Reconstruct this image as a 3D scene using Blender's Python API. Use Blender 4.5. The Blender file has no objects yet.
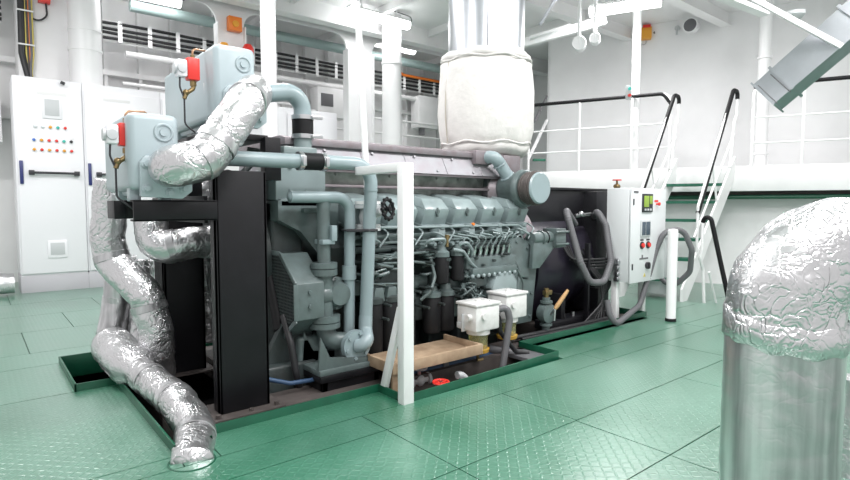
import bpy, bmesh, math, random
from mathutils import Vector as V, Matrix, noise
random.seed(7)
C = bpy.context.scene.collection
PI = math.pi
# ------------------------------------------------------------------ camera
F = 552.; H = 1.15; HZ = 205.
PIT = math.atan((240-HZ)/F); TH = math.atan(675/math.hypot(F, 35))
FW = (math.cos(TH), math.sin(TH)); RT = (math.sin(TH), -math.cos(TH))
def ray(u, v):
    x = (u-425)/F; y = -(v-240)/F; cp, sp = math.cos(PIT), math.sin(PIT)
    fh = cp+y*sp; z = -sp+y*cp
    return (fh*FW[0]+x*RT[0], fh*FW[1]+x*RT[1], z, fh)
def P(u, v, X=None, Y=None, Z=None, D=None):
    r = ray(u, v)
    if X is not None: t = X/r[0]
    elif Y is not None: t = Y/r[1]
    elif Z is not None: t = (Z-H)/r[2]
    else: t = D/r[3]
    return V((r[0]*t, r[1]*t, H+r[2]*t))
cam = bpy.data.cameras.new('camera'); cam.lens = 36*F/850; cam.sensor_width = 36; cam.clip_end = 100
co = bpy.data.objects.new('camera', cam); C.objects.link(co)
co.location = (0, 0, H); co.rotation_euler = (PI/2-PIT, 0, TH-PI/2)
bpy.context.scene.camera = co

# ------------------------------------------------------------------ materials
def mat(name, col, rough=.5, metal=0, bump=0, bscale=20, var=0, vscale=5, spec=.5, coat=0, kind='noise', trans=0, emit=None, es=0, dirt=None, dirtamt=.3):
    m = bpy.data.materials.new(name); m.use_nodes = True; nt = m.node_tree; n = nt.nodes; b = n['Principled BSDF']; L = nt.links.new
    b.inputs['Base Color'].default_value = (*col, 1); b.inputs['Roughness'].default_value = rough
    b.inputs['Metallic'].default_value = metal; b.inputs['Specular IOR Level'].default_value = spec
    b.inputs['Coat Weight'].default_value = coat; b.inputs['Transmission Weight'].default_value = trans
    tc = n.new('ShaderNodeTexCoord')
    if emit: b.inputs['Emission Color'].default_value = (*emit, 1); b.inputs['Emission Strength'].default_value = es
    if var or dirt:
        nz = n.new('ShaderNodeTexNoise'); nz.inputs['Scale'].default_value = vscale; nz.inputs['Detail'].default_value = 5
        L(tc.outputs['Object'], nz.inputs['Vector'])
        mr = n.new('ShaderNodeMapRange'); mr.inputs[1].default_value = .35; mr.inputs[2].default_value = .7
        L(nz.outputs['Fac'], mr.inputs[0])
        mx = n.new('ShaderNodeMix'); mx.data_type = 'RGBA'
        d = dirt or tuple(c*(1-var) for c in col)
        mx.inputs[6].default_value = (*col, 1); mx.inputs[7].default_value = (*d, 1)
        if dirt:
            mm = n.new('ShaderNodeMath'); mm.operation = 'MULTIPLY'; mm.inputs[1].default_value = dirtamt; L(mr.outputs[0], mm.inputs[0]); L(mm.outputs[0], mx.inputs[0])
        else: L(mr.outputs[0], mx.inputs[0])
        L(mx.outputs[2], b.inputs['Base Color'])
    if bump:
        bp = n.new('ShaderNodeBump'); bp.inputs['Strength'].default_value = bump; bp.inputs['Distance'].default_value = .01
        if kind == 'noise':
            t = n.new('ShaderNodeTexNoise'); t.inputs['Detail'].default_value = 6; o = t.outputs['Fac']
        else:
            t = n.new('ShaderNodeTexVoronoi'); t.feature = 'F1'; o = t.outputs['Distance']
        t.inputs['Scale'].default_value = bscale; L(tc.outputs['Object'], t.inputs['Vector']); L(o, bp.inputs['Height']); L(bp.outputs[0], b.inputs['Normal'])
    return m
def foil_mat(name, col, rough, s, scale, met):
    m = mat(name, col, rough, met); nt = m.node_tree; n = nt.nodes; b = n['Principled BSDF']; L = nt.links.new
    tc = n.new('ShaderNodeTexCoord')
    nz = n.new('ShaderNodeTexNoise'); nz.inputs['Scale'].default_value = scale*.4; nz.inputs['Detail'].default_value = 3
    L(tc.outputs['Object'], nz.inputs['Vector'])
    va = n.new('ShaderNodeVectorMath'); va.operation = 'MULTIPLY_ADD'; va.inputs[1].default_value = (.22,)*3
    L(nz.outputs['Color'], va.inputs[0]); L(tc.outputs['Object'], va.inputs[2])
    v1 = n.new('ShaderNodeTexVoronoi'); v1.feature = 'DISTANCE_TO_EDGE'; v1.inputs['Scale'].default_value = scale; L(va.outputs[0], v1.inputs['Vector'])
    v2 = n.new('ShaderNodeTexVoronoi'); v2.feature = 'SMOOTH_F1'; v2.inputs['Scale'].default_value = scale*2.2; L(va.outputs[0], v2.inputs['Vector'])
    mr = n.new('ShaderNodeMapRange'); mr.inputs[2].default_value = .12; L(v1.outputs['Distance'], mr.inputs[0])
    ad = n.new('ShaderNodeMath'); ad.operation = 'MULTIPLY_ADD'; ad.inputs[1].default_value = .6
    L(mr.outputs[0], ad.inputs[0]); L(v2.outputs['Distance'], ad.inputs[2])
    bp = n.new('ShaderNodeBump'); bp.inputs['Strength'].default_value = s; bp.inputs['Distance'].default_value = .012
    mk = n.new('ShaderNodeTexNoise'); mk.inputs['Scale'].default_value = scale*.22; L(tc.outputs['Object'], mk.inputs['Vector'])
    m5 = n.new('ShaderNodeMapRange'); m5.inputs[1].default_value = .4; m5.inputs[2].default_value = .62; m5.inputs[3].default_value = .2; L(mk.outputs['Fac'], m5.inputs[0])
    m6 = n.new('ShaderNodeMath'); m6.operation = 'MULTIPLY'; L(ad.outputs[0], m6.inputs[0]); L(m5.outputs[0], m6.inputs[1])
    L(m6.outputs[0], bp.inputs['Height']); L(bp.outputs[0], b.inputs['Normal'])
    return m
M = {}
M['wall'] = mat('wall_white', (.86, .86, .86), .5, var=.05, vscale=2)
M['wallcool'] = mat('wall_white_gloss', (.86, .86, .865), .35, var=.04, vscale=3)
M['white'] = mat('white_paint', (.88, .88, .88), .35, var=.05)
M['whitepow'] = mat('white_powder_coat', (.84, .84, .865), .4)
M['ctl'] = mat('control_box_grey', (.70, .72, .73), .4)
M['plinth'] = mat('plinth_grey', (.52, .51, .54), .5)
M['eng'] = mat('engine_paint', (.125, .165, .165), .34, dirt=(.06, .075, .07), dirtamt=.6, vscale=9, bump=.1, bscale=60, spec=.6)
M['engd'] = mat('engine_paint_shaded', (.042, .056, .056), .45, dirt=(.03, .035, .033), dirtamt=.8, vscale=12, bump=.2, bscale=40)  # dark copy of the engine paint, deeper shading of the body put into colour
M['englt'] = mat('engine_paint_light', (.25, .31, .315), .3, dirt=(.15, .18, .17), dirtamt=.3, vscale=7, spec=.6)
M['cover'] = mat('rocker_cover_paint', (.29, .36, .365), .26, dirt=(.12, .15, .15), dirtamt=.4, vscale=8, spec=.7)
M['pipe'] = mat('pipe_paint', (.29, .365, .385), .28, dirt=(.22, .28, .28), dirtamt=.3, vscale=6, spec=.6)
M['tank'] = mat('tank_paint', (.41, .49, .515), .32, var=.06, vscale=4, bump=.05, bscale=30)
M['black'] = mat('black_steel', (.009, .009, .011), .42, var=.3, vscale=8, spec=.3)
M['blackm'] = mat('black_rubber', (.010, .010, .011), .55, spec=.25)
M['gen'] = mat('generator_black', (.010, .010, .013), .42, var=.4, vscale=6)
M['drum'] = mat('generator_violet_black', (.022, .018, .032), .32, var=.4, vscale=6)
M['foil'] = foil_mat('aluminium_foil', (.68, .68, .69), .28, .5, 19, .92)
M['foils'] = foil_mat('aluminium_foil_smooth', (.60, .60, .61), .30, .07, 16, .8)
def sheen_streaks(m):  # anisotropic-like reflection streaks, painted into the foil's base colour
    nt = m.node_tree; n = nt.nodes; L = nt.links.new; b = n['Principled BSDF']
    tc = n.new('ShaderNodeTexCoord'); mp = n.new('ShaderNodeMapping'); mp.inputs['Scale'].default_value = (14, 14, .7); L(tc.outputs['Object'], mp.inputs[0])
    nz = n.new('ShaderNodeTexNoise'); nz.inputs['Scale'].default_value = 1; nz.inputs['Detail'].default_value = 4; L(mp.outputs[0], nz.inputs[0])
    cr = n.new('ShaderNodeValToRGB'); e = cr.color_ramp.elements; e[0].position = .35; e[0].color = (.38, .38, .39, 1); e[1].position = .65; e[1].color = (.78, .78, .79, 1)
    L(nz.outputs['Fac'], cr.inputs[0]); L(cr.outputs[0], b.inputs['Base Color'])
sheen_streaks(M['foils'])
M['galv'] = mat('galvanised_steel', (.50, .52, .55), .34, 1, bump=.06, bscale=8, var=.12, vscale=7)
M['shroud'] = mat('heat_shield_metal', (.27, .25, .265), .5, .5, dirt=(.22, .17, .18), dirtamt=.7, vscale=14, bump=.15, bscale=25)
M['shroud2'] = mat('heat_shield_lower', (.34, .36, .34), .42, .6, dirt=(.10, .11, .10), dirtamt=.8, vscale=10, bump=.15, bscale=15)
M['plate'] = mat('shield_plate', (.33, .33, .35), .5, .5, dirt=(.3, .27, .29), dirtamt=.7, vscale=12, bump=.1, bscale=20)
M['steel'] = mat('bright_steel', (.62, .63, .64), .28, 1)
M['brass'] = mat('brass', (.30, .22, .11), .42, 1)
M['copper'] = mat('copper_tube', (.45, .27, .17), .35, 1)
M['cloth'] = mat('lagging_cloth', (.70, .685, .66), .9, bump=.8, bscale=14, var=.08, vscale=8)
M['seam'] = mat('lagging_thread', (.48, .44, .38), .9)
M['red'] = mat('red_plastic', (.75, .04, .03), .35)
M['orange'] = mat('orange_plastic', (.85, .22, .03), .35)
M['amber'] = mat('amber_plastic', (.80, .36, .04), .35)
M['blue'] = mat('blue_plastic', (.03, .04, .16), .35)
M['green'] = mat('green_paint', (.007, .095, .050), .38, var=.25, vscale=12)
M['grating'] = mat('green_tread', (.01, .12, .07), .5)
M['wood'] = mat('plywood', (.45, .33, .22), .7, dirt=(.2, .12, .07), dirtamt=.6, vscale=11)
M['handlew'] = mat('handle_wood', (.55, .33, .15), .5)
M['brownst'] = mat('brown_primer_steel', (.085, .072, .066), .6, dirt=(.05, .04, .04), dirtamt=.7, vscale=10)
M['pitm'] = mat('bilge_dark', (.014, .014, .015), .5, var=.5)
M['hose'] = mat('grey_conduit', (.13, .13, .138), .5)
M['hoseb'] = mat('black_hose', (.02, .02, .022), .45)
M['bluehose'] = mat('blue_hose', (.03, .07, .14), .5)
M['strain'] = mat('white_enamel', (.78, .78, .77), .3, dirt=(.4, .38, .34), dirtamt=.3, vscale=20)
M['bowl'] = mat('fuel_bowl', (.75, .72, .35), .1, trans=.75, spec=.5)
M['fuel'] = mat('amber_fuel', (.55, .33, .06), .2)
M['glass'] = mat('display_glass', (.06, .09, .12), .1)
M['lcd'] = mat('lcd_green', (.28, .42, .06), .4, emit=(.4, .6, .05), es=.05)
M['ink'] = mat('dark_ink', (.03, .03, .035), .5)
M['greyp'] = mat('pale_grey_plastic', (.55, .57, .58), .4)
M['yellow'] = mat('yellow_cable', (.62, .52, .12), .5)
M['tealb'] = mat('teal_plastic', (.05, .50, .42), .35)
M['blueb'] = mat('blue_button', (.08, .2, .6), .35)
M['clearb'] = mat('clear_button', (.75, .8, .82), .25)
M['bpipe'] = mat('overhead_pipe_paint', (.36, .46, .45), .3, .3)
M['lamp'] = mat('lamp_diffuser', (1, 1, 1), .4, emit=(1, 1, 1), es=9)
M['label'] = mat('label_white', (.8, .8, .8), .5)
M['mesh'] = mat('grille_dark', (.05, .06, .06), .5)
# checker plate floor
def floor_mat():
    m = mat('green_checker_plate', (.026, .25, .14), .33, spec=.55); nt = m.node_tree; n = nt.nodes; L = nt.links.new; b = n['Principled BSDF']
    tc = n.new('ShaderNodeTexCoord')
    def tear(rot, off):
        mp = n.new('ShaderNodeMapping'); mp.inputs['Rotation'].default_value = (0, 0, rot); L(tc.outputs['Object'], mp.inputs[0]); 
        # staggered cells: skewed coordinates, then elliptical tear shape
        ss = n.new('ShaderNodeSeparateXYZ')
        mp0 = n.new('ShaderNodeMapping'); mp0.inputs['Rotation'].default_value = (0, 0, PI/4); mp0.inputs['Location'].default_value = (off, off, 0); mp0.inputs['Scale'].default_value = (22, 22, 22)
        L(tc.outputs['Object'], mp0.inputs[0])
        fr = n.new('ShaderNodeVectorMath'); fr.operation = 'FRACTION'; L(mp0.outputs[0], fr.inputs[0])
        sb = n.new('ShaderNodeVectorMath'); sb.operation = 'SUBTRACT'; sb.inputs[1].default_value = (.5, .5, 0); L(fr.outputs[0], sb.inputs[0])
        m2 = n.new('ShaderNodeMapping'); m2.inputs['Rotation'].default_value = (0, 0, rot); m2.inputs['Scale'].default_value = (1, 1, 0); L(sb.outputs[0], m2.inputs[0])
        m3 = n.new('ShaderNodeVectorMath'); m3.operation = 'MULTIPLY'; m3.inputs[1].default_value = (2.2, 7.5, 0); L(m2.outputs[0], m3.inputs[0])
        ln = n.new('ShaderNodeVectorMath'); ln.operation = 'LENGTH'; L(m3.outputs[0], ln.inputs[0])
        mr = n.new('ShaderNodeMapRange'); mr.inputs[1].default_value = 1; mr.inputs[2].default_value = .5; L(ln.outputs['Value'], mr.inputs[0])
        return mr.outputs[0]
    a = tear(0, 0); c = tear(PI/2, .5)
    mx = n.new('ShaderNodeMath'); mx.operation = 'MAXIMUM'; L(a, mx.inputs[0]); L(c, mx.inputs[1])
    bp = n.new('ShaderNodeBump'); bp.inputs['Strength'].default_value = .4; bp.inputs['Distance'].default_value = .003
    L(mx.outputs[0], bp.inputs['Height']); L(bp.outputs[0], b.inputs['Normal']); L(bp.outputs[0], b.inputs['Coat Normal'])
    nz = n.new('ShaderNodeTexNoise'); nz.inputs['Scale'].default_value = 1.6; nz.inputs['Detail'].default_value = 8; nz.inputs['Roughness'].default_value = .65; L(tc.outputs['Object'], nz.inputs[0])
    cr = n.new('ShaderNodeValToRGB'); e = cr.color_ramp.elements; e[0].position = .35; e[0].color = (.016, .150, .078, 1); e[1].position = .72; e[1].color = (.07, .235, .155, 1)
    L(nz.outputs['Fac'], cr.inputs[0]); 
    # worn tops of the tears are paler
    b.inputs['Coat Weight'].default_value = 1; b.inputs['Coat Roughness'].default_value = .30; b.inputs['Coat IOR'].default_value = 2.3
    m4 = n.new('ShaderNodeMix'); m4.data_type = 'RGBA'; m4.inputs[7].default_value = (.08, .25, .17, 1)
    mu = n.new('ShaderNodeMath'); mu.operation = 'MULTIPLY'; mu.inputs[1].default_value = .35; L(mx.outputs[0], mu.inputs[0]); L(mu.outputs[0], m4.inputs[0]); L(cr.outputs[0], m4.inputs[6])
    L(m4.outputs[2], b.inputs['Base Color'])
    r2 = n.new('ShaderNodeMapRange'); r2.inputs[3].default_value = .22; r2.inputs[4].default_value = .42; L(nz.outputs['Fac'], r2.inputs[0]); L(r2.outputs[0], b.inputs['Roughness']); L(r2.outputs[0], b.inputs['Coat Roughness'])
    return m
M['floor'] = floor_mat()

# ------------------------------------------------------------------ mesh builder
def basis(d, up=None):
    d = V(d).normalized(); u = V(up) if up else (V((0, 0, 1)) if abs(d.z) < .9 else V((1, 0, 0)))
    a = d.cross(u).normalized(); return d, a, a.cross(d).normalized()
def fillet(pts, R, seg=8):
    pts = [V(p) for p in pts]; out = [pts[0]]
    for i in range(1, len(pts)-1):
        p0, p1, p2 = pts[i-1], pts[i], pts[i+1]; a = (p0-p1); b = (p2-p1)
        th = PI-a.angle(b); r = R[i-1] if isinstance(R, (list, tuple)) else R
        if th < .02 or r <= 0: out.append(p1); continue
        la = a.length*(.5 if i > 1 else .98); lb = b.length*(.5 if i < len(pts)-2 else .98)
        t = min(r*math.tan(th/2), la, lb); a.normalize(); b.normalize(); r2 = t/math.tan(th/2)
        s = p1+a*t; e = p1+b*t; c = p1+(a+b).normalized()*math.hypot(r2, t); x = s-c; y = -a; y.normalize(); xl = x.length; x.normalize()
        for k in range(seg+1):
            q = th*k/seg; out.append(c+(x*math.cos(q)+y*math.sin(q))*xl)
    out.append(pts[-1]); return out
def resample(pts, step):
    out = [pts[0]]
    for i in range(len(pts)-1):
        a, b = pts[i], pts[i+1]; n = max(1, int(round((b-a).length/step)))
        for k in range(1, n+1): out.append(a.lerp(b, k/n))
    return out
class B:
    def __init__(s): s.b = bmesh.new()
    def hull8(s, c, bev=0):
        vs = [s.b.verts.new(p) for p in c]
        fs = [s.b.faces.new([vs[i] for i in f]) for f in ((0, 3, 2, 1), (4, 5, 6, 7), (0, 1, 5, 4), (1, 2, 6, 5), (2, 3, 7, 6), (3, 0, 4, 7))]
        if bev:
            es = list({e for f in fs for e in f.edges})
            bmesh.ops.bevel(s.b, geom=es, offset=bev, segments=3 if bev > .015 else 2, profile=.5, affect='EDGES')
        return s
    def box(s, x0, x1, y0, y1, z0, z1, bev=.004):
        bev = min(bev, .3*min(abs(x1-x0), abs(y1-y0), abs(z1-z0)))
        return s.hull8([V(p) for p in ((x0, y0, z0), (x1, y0, z0), (x1, y1, z0), (x0, y1, z0), (x0, y0, z1), (x1, y0, z1), (x1, y1, z1), (x0, y1, z1))], bev)
    def bar(s, p, q, w, h, up=None, bev=.003):
        p, q = V(p), V(q); d, a, u = basis(q-p, up); a = a*w/2; u = u*h/2
        return s.hull8([p-a-u, p+a-u, q+a-u, q-a-u, p-a+u, p+a+u, q+a+u, q-a+u], min(bev, .3*w, .3*h))
    def rings(s, rs, cap=True, closed=False):
        R = [[s.b.verts.new(p) for p in r] for r in rs]; n = len(R[0])
        for i in range(len(R)-1 if not closed else len(R)):
            a, b = R[i], R[(i+1) % len(R)]
            for k in range(n): s.b.faces.new((a[k], a[(k+1) % n], b[(k+1) % n], b[k]))
        if cap and not closed: s.b.faces.new(R[0][::-1]); s.b.faces.new(R[-1])
        return s
    def cyl(s, p, q, r, r2=None, n=20):
        p, q = V(p), V(q); d, a, u = basis(q-p); r2 = r if r2 is None else r2
        return s.rings([[c+(a*math.cos(2*PI*k/n)+u*math.sin(2*PI*k/n))*rr for k in range(n)] for c, rr in ((p, r), (q, r2))])
    def lathe(s, p, d, prof, n=28):
        p = V(p); d, a, u = basis(d)
        return s.rings([[p+d*t+(a*math.cos(2*PI*k/n)+u*math.sin(2*PI*k/n))*max(r, .0005) for k in range(n)] for t, r in prof])
    def tube(s, pts, r, R=.05, n=12, seg=8, rf=None, step=None, disp=0, ds=9., seed=0):
        pts = fillet(pts, R, seg)
        if step: pts = resample(pts, step)
        rs = []; a = None; L = 0
        for i, p in enumerate(pts):
            t = (pts[min(i+1, len(pts)-1)]-pts[max(i-1, 0)]).normalized()
            if a is None: _, a, _ = basis(t)
            else: a = (a-t*a.dot(t)).normalized()
            u = t.cross(a)
            if i: L += (p-pts[i-1]).length
            ring = []
            for k in range(n):
                dr = a*math.cos(2*PI*k/n)+u*math.sin(2*PI*k/n)
                rr = r*(rf(L) if rf else 1); q = p+dr*rr
                if disp:
                    w = noise.noise(q*ds+V((seed, 0, 0)))*disp+abs(noise.noise(q*ds*2.3+V((0, seed, 3))))*disp*.9
                    q = q+dr*w
                ring.append(q)
            rs.append(ring)
        return s.rings(rs)
    def torus(s, c, d, R, r, n=28, m=8):
        c = V(c); d, a, u = basis(d); rs = []
        for i in range(n):
            q = 2*PI*i/n; e = a*math.cos(q)+u*math.sin(q)
            rs.append([c+e*(R+r*math.cos(2*PI*j/m))+d*r*math.sin(2*PI*j/m) for j in range(m)])
        return s.rings(rs, closed=True)
    def prism(s, poly, ax, a0, a1, bev=0):
        def mk(p, t): return V((t, p[0], p[1])) if ax == 'x' else V((p[0], t, p[1])) if ax == 'y' else V((p[0], p[1], t))
        A = [s.b.verts.new(mk(p, a0)) for p in poly]; Bv = [s.b.verts.new(mk(p, a1)) for p in poly]; n = len(poly)
        fs = [s.b.faces.new(A), s.b.faces.new(Bv[::-1])]
        for k in range(n): fs.append(s.b.faces.new((A[k], Bv[k], Bv[(k+1) % n], A[(k+1) % n])))
        if bev:
            bmesh.ops.bevel(s.b, geom=list({e for f in fs for e in f.edges}), offset=bev, segments=2, profile=.5, affect='EDGES')
        return s
    def ball(s, c, r, sc=(1, 1, 1)):
        bmesh.ops.create_uvsphere(s.b, u_segments=16, v_segments=10, radius=r, matrix=Matrix.Translation(V(c)) @ Matrix.Diagonal((*sc, 1))); return s
    def bolt(s, c, d, r=.012, h=.01):
        c = V(c); d, a, u = basis(d)
        return s.rings([[c+d*t+(a*math.cos(PI*k/3)+u*math.sin(PI*k/3))*r for k in range(6)] for t in (0, h)])
WL = {}
def finish(bm, ang=38):
    bmesh.ops.recalc_face_normals(bm, faces=bm.faces)
    for f in bm.faces: f.smooth = True
    for e in bm.edges:
        if len(e.link_faces) == 2: e.smooth = e.calc_face_angle(0) < math.radians(ang)
def thing(name, label, cat, loc, group=None):
    o = bpy.data.objects.new(name, None); C.objects.link(o); o.location = loc; o.empty_display_size = .1
    o['label'] = label; o['category'] = cat
    if group: o['group'] = group
    WL[o.name] = V(loc); return o
def obj(name, b, m, parent=None, label=None, ang=38, mats=None):
    bm = b.b; finish(bm, ang)
    if parent is not None: loc = WL[parent.name]
    else:
        xs = [v.co for v in bm.verts]; lo = [min(p[i] for p in xs) for i in range(3)]; hi = [max(p[i] for p in xs) for i in range(3)]
        loc = V(((lo[0]+hi[0])/2, (lo[1]+hi[1])/2, lo[2]))
    bmesh.ops.translate(bm, verts=bm.verts, vec=-loc)
    me = bpy.data.meshes.new(name); bm.to_mesh(me); bm.free(); me.materials.append(M[m] if isinstance(m, str) else m)
    o = bpy.data.objects.new(name, me); C.objects.link(o)
    if parent is not None: o.parent = parent
    else: o.location = loc
    WL[o.name] = loc
    if label: o['label'] = label
    return o
def tag(o, label, cat, group=None):
    o['label'] = label; o['category'] = cat
    if group: o['group'] = group
    return o
def struct(name, b, m, parent=None, ang=38):
    o = obj(name, b, m, parent, ang=ang)
    if parent is None: o['kind'] = 'structure'
    return o
def copy_tree(o, parent=None):
    c = o.copy(); C.objects.link(c)
    if parent: c.parent = parent
    WL[c.name] = WL[o.name]
    for ch in list(o.children): copy_tree(ch, c)
    return c
def textobj(s, size, p, right, up, m, parent, name='lettering'):
    cu = bpy.data.curves.new(name, 'FONT'); cu.body = s; cu.size = size; cu.extrude = .0006; cu.align_x = 'CENTER'; cu.align_y = 'CENTER'
    t = bpy.data.objects.new(name, cu); C.objects.link(t)
    me = bpy.data.meshes.new_from_object(t); bpy.data.objects.remove(t)
    r = V(right).normalized(); u = V(up).normalized(); n = r.cross(u)
    mt = Matrix((r, u, n)).transposed().to_4x4(); me.transform(Matrix.Translation(V(p)-WL[parent.name]) @ mt)
    me.materials.append(M[m]); o = bpy.data.objects.new(name, me); C.objects.link(o); o.parent = parent; return o

# ================================================================== SETTING
# floor: checker plates with thin gaps, opening for the engine pit
g = .003
def plates(b, rects):
    for x0, x1, y0, y1 in rects: b.box(x0+g, x1-g, y0+g, y1-g, -.012, 0, bev=0)
fl = B()
def row(y0, y1, cuts):
    for i in range(len(cuts)-1): plates(fl, [(cuts[i], cuts[i+1], y0, y1)])
row(-2.5, -1.2, [-1.5, .4, 2.2, 4, 6, 8, 11]); row(-1.2, 0, [-1.5, .9, 2.8, 4.6, 6.6, 8.6, 11])
row(0, .65, [-1.5, 0, 1.6, 3.1, 4.9, 6.8, 8.8, 11]); row(.65, 1.2, [-1.5, .7, 2.44, 4.1, 5.9, 7.8, 11])
row(1.2, 1.72, [-1.5, .1, 1.6, 2.45, 3.62, 5.4, 7.2, 9.2, 11]); row(1.72, 2.26, [-1.5, .5, 1.6, 2.46, 4.4, 6.1, 8.0, 11])
row(2.26, 2.5, [-1.5, -.35, .5, 1.6, 3.6, 5.3, 7.0, 9, 11])
plates(fl, [(-1.5, -.2, 2.5, 2.63), (-.2, .68, 2.5, 2.63), (.68, .84, 2.5, 2.64), (.84, 1.9, 2.5, 2.77), (3.39, 5.36, 2.5, 2.93), (5.36, 7, 2.5, 2.93), (7, 9, 2.5, 2.93), (9, 11, 2.5, 2.93)])
plates(fl, [(-1.5, -.55, 2.63, 3.95), (-.55, .68, 2.63, 3.95), (-1.5, -.55, 3.95, 4.75), (-.55, .45, 3.95, 4.75), (-1.5, -.3, 4.75, 5.2), (-.3, 1.4, 4.75, 5.2), (1.4, 3.2, 4.75, 5.2), (3.2, 5.36, 4.75, 5.2)])
plates(fl, [(5.36, 6.6, 2.93, 4.1), (6.6, 8.2, 2.93, 4.1), (8.2, 11, 2.93, 4.1), (5.36, 7.3, 4.1, 5.2), (7.3, 9, 4.1, 5.2), (9, 11, 4.1, 5.2)])
for k, y in enumerate((5.2, 6.1, 7.0, 7.9, 8.8, 9.7)):
    row(y, y+.9, [-1.5+.3*(k % 2), .3+.4*(k % 3), 2+.4*(k % 2), 3.9, 5.8+.3*(k % 2), 7.7, 9.4, 11])
fl.box(-1.5, .45, -2.5, 10.6, -.1, -.04, 0); fl.box(.45, .68, -2.5, 3.95, -.1, -.04, 0)
fl.box(.68, 1.9, -2.5, 2.64, -.1, -.04, 0); fl.box(1.9, 3.39, -2.5, 2.5, -.1, -.04, 0); fl.box(3.39, 11, -2.5, 2.93, -.1, -.04, 0)
fl.box(5.36, 11, 2.93, 10.6, -.1, -.04, 0); fl.box(.45, 5.36, 4.75, 10.6, -.1, -.04, 0)
struct('floor', fl, 'floor')
kp = [(.45, 4.75), (.45, 3.95), (.68, 3.95), (.68, 2.64), (.84, 2.64), (.84, 2.77), (1.9, 2.77), (1.9, 2.5), (3.39, 2.5+.05), (3.39, 2.93), (5.36, 2.93), (5.36, 4.75), (.45, 4.75)]
b = B()
for i in range(len(kp)-1):
    p, q = V((*kp[i], -.035)), V((*kp[i+1], -.035)); d = (q-p).normalized()*.006; b.bar(p-d, q+d, .012, .165, up=(0, 0, 1), bev=.002)
struct('trim_1', b, 'green')
# bilge below the plates
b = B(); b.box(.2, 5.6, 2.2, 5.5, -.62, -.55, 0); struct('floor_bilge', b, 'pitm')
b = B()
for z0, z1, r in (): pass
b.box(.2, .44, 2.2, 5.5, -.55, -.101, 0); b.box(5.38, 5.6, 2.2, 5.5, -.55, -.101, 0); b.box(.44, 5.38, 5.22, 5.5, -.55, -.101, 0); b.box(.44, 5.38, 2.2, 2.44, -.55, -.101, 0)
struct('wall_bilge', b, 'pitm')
# engine bed beams
def beam(name, x0, x1, y0, y1, z0, z1, m='brownst'):
    return tag(obj(name, B().box(x0, x1, y0, y1, z0, z1, .003), m), *BL[0]) 
b = B()
b.box(.75, 5.3, 2.86, 3.16, -.14, 0).box(.75, 5.3, 4.5, 4.64, -.16, -.02)
for x in (.8, 1.35, 1.75, 4.2, 5.2): b.box(x, x+.12, 3.16, 4.5, -.16, -.01)
b.box(.47, .8, 4.0, 4.12, -.16, -.03)
for x in (.85, 2.4, 3.9, 5.1): b.box(x, x+.1, 3.05, 3.14, -.55, -.16).box(x, x+.1, 4.52, 4.62, -.55, -.16)
obj_bed = struct('trim_engine_bed', b, 'brownst')

# walls
CZ = 4.45
b = B(); b.box(-1.5, 10.6, 10.2, 10.3, 0, CZ, 0)
for k in range(24):
    x = -1.3+k*.5; b.box(x, x+.05, 10.06, 10.2, 2.0, CZ, 0)
b.box(-1.5, 10.6, 10.02, 10.2, 3.2, 3.28, 0).box(-1.5, 10.6, 10.08, 10.2, 2.4, 2.46, 0)
struct('wall_left', b, 'wall')
# oblique hull bulkhead on the right
W0 = V((9.12, 7.16, 0)); W1 = W0+V((.337, -.941, 0))*9.5
wn = V((-.941, -.337, 0))
b = B(); b.bar(W0-wn*.05+V((0, 0, CZ/2)), W1-wn*.05+V((0, 0, CZ/2)), .1, CZ, up=(0, 0, 1), bev=0)
struct('wall_right', b, 'wallcool')
b = B(); b.bar(V((9.17, 7.2, CZ/2)), V((10.6, 7.9, CZ/2)), .08, CZ, bev=0).box(10.55, 10.65, 7.9, 10.3, 0, CZ, 0)
struct('wall_back', b, 'wallcool')
b = B(); b.box(-1.5, 13, -1, 10.3, CZ, CZ+.08, 0); struct('ceiling', b, 'wall')
# ceiling girders
b = B()
for y in (2.2, 4.2, 5.7): b.box(-1, 12, y, y+.05, CZ-.22, CZ, 0).box(-1, 12, y-.06, y+.11, CZ-.235, CZ-.22, 0)
b.box(-1, 10.5, 8.2, 8.26, CZ-.3, CZ, 0).box(-1, 10.5, 8.12, 8.34, CZ-.32, CZ-.3, 0)
for x in (1.2, 2.6, 4, 5.4, 6.8, 8.2): b.box(x, x+.02, -1, 10.2, CZ-.13, CZ, 0).box(x-.03, x+.05, -1, 10.2, CZ-.14, CZ-.13, 0)
struct('trim_ceiling_girders', b, 'wall')
# web frame with rounded openings
def arc(cx, cz, r, a0, a1, n=8): return [(cx+r*math.cos(a0+(a1-a0)*k/n), cz+r*math.sin(a0+(a1-a0)*k/n)) for k in range(n+1)]
b = B(); poly = [(-1.4, CZ), (-1.4, 0), (-1.15, 0)]
WY = 8.5; wx = lambda u, v: P(u, v, Y=WY).x
zt = P(290, 22, Y=WY).z; cols = [(-1.4, -1.15), (wx(217, 40), wx(244, 40)), (wx(347, 90), wx(372, 90)), (9.4, 9.8)]
for i in range(3):
    x0 = cols[i][1]; x1 = cols[i+1][0]; r = .25
    poly += arc(x0+r, zt-r, r, PI, PI/2)+arc(x1-r, zt-r, r, PI/2, 0)
    poly += [(x1, 0), (cols[i+1][1], 0)]
poly += [(9.8, CZ)]
b.prism(poly, 'y', WY, WY+.04); 
for x0, x1 in cols[1:]: b.box(x0-.01, x0+.01, WY-.07, WY+.11, 0, zt-.25, 0).box(x1-.01, x1+.01, WY-.07, WY+.11, 0, zt-.25, 0)
struct('trim_web_frame', b, 'wallcool')
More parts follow.
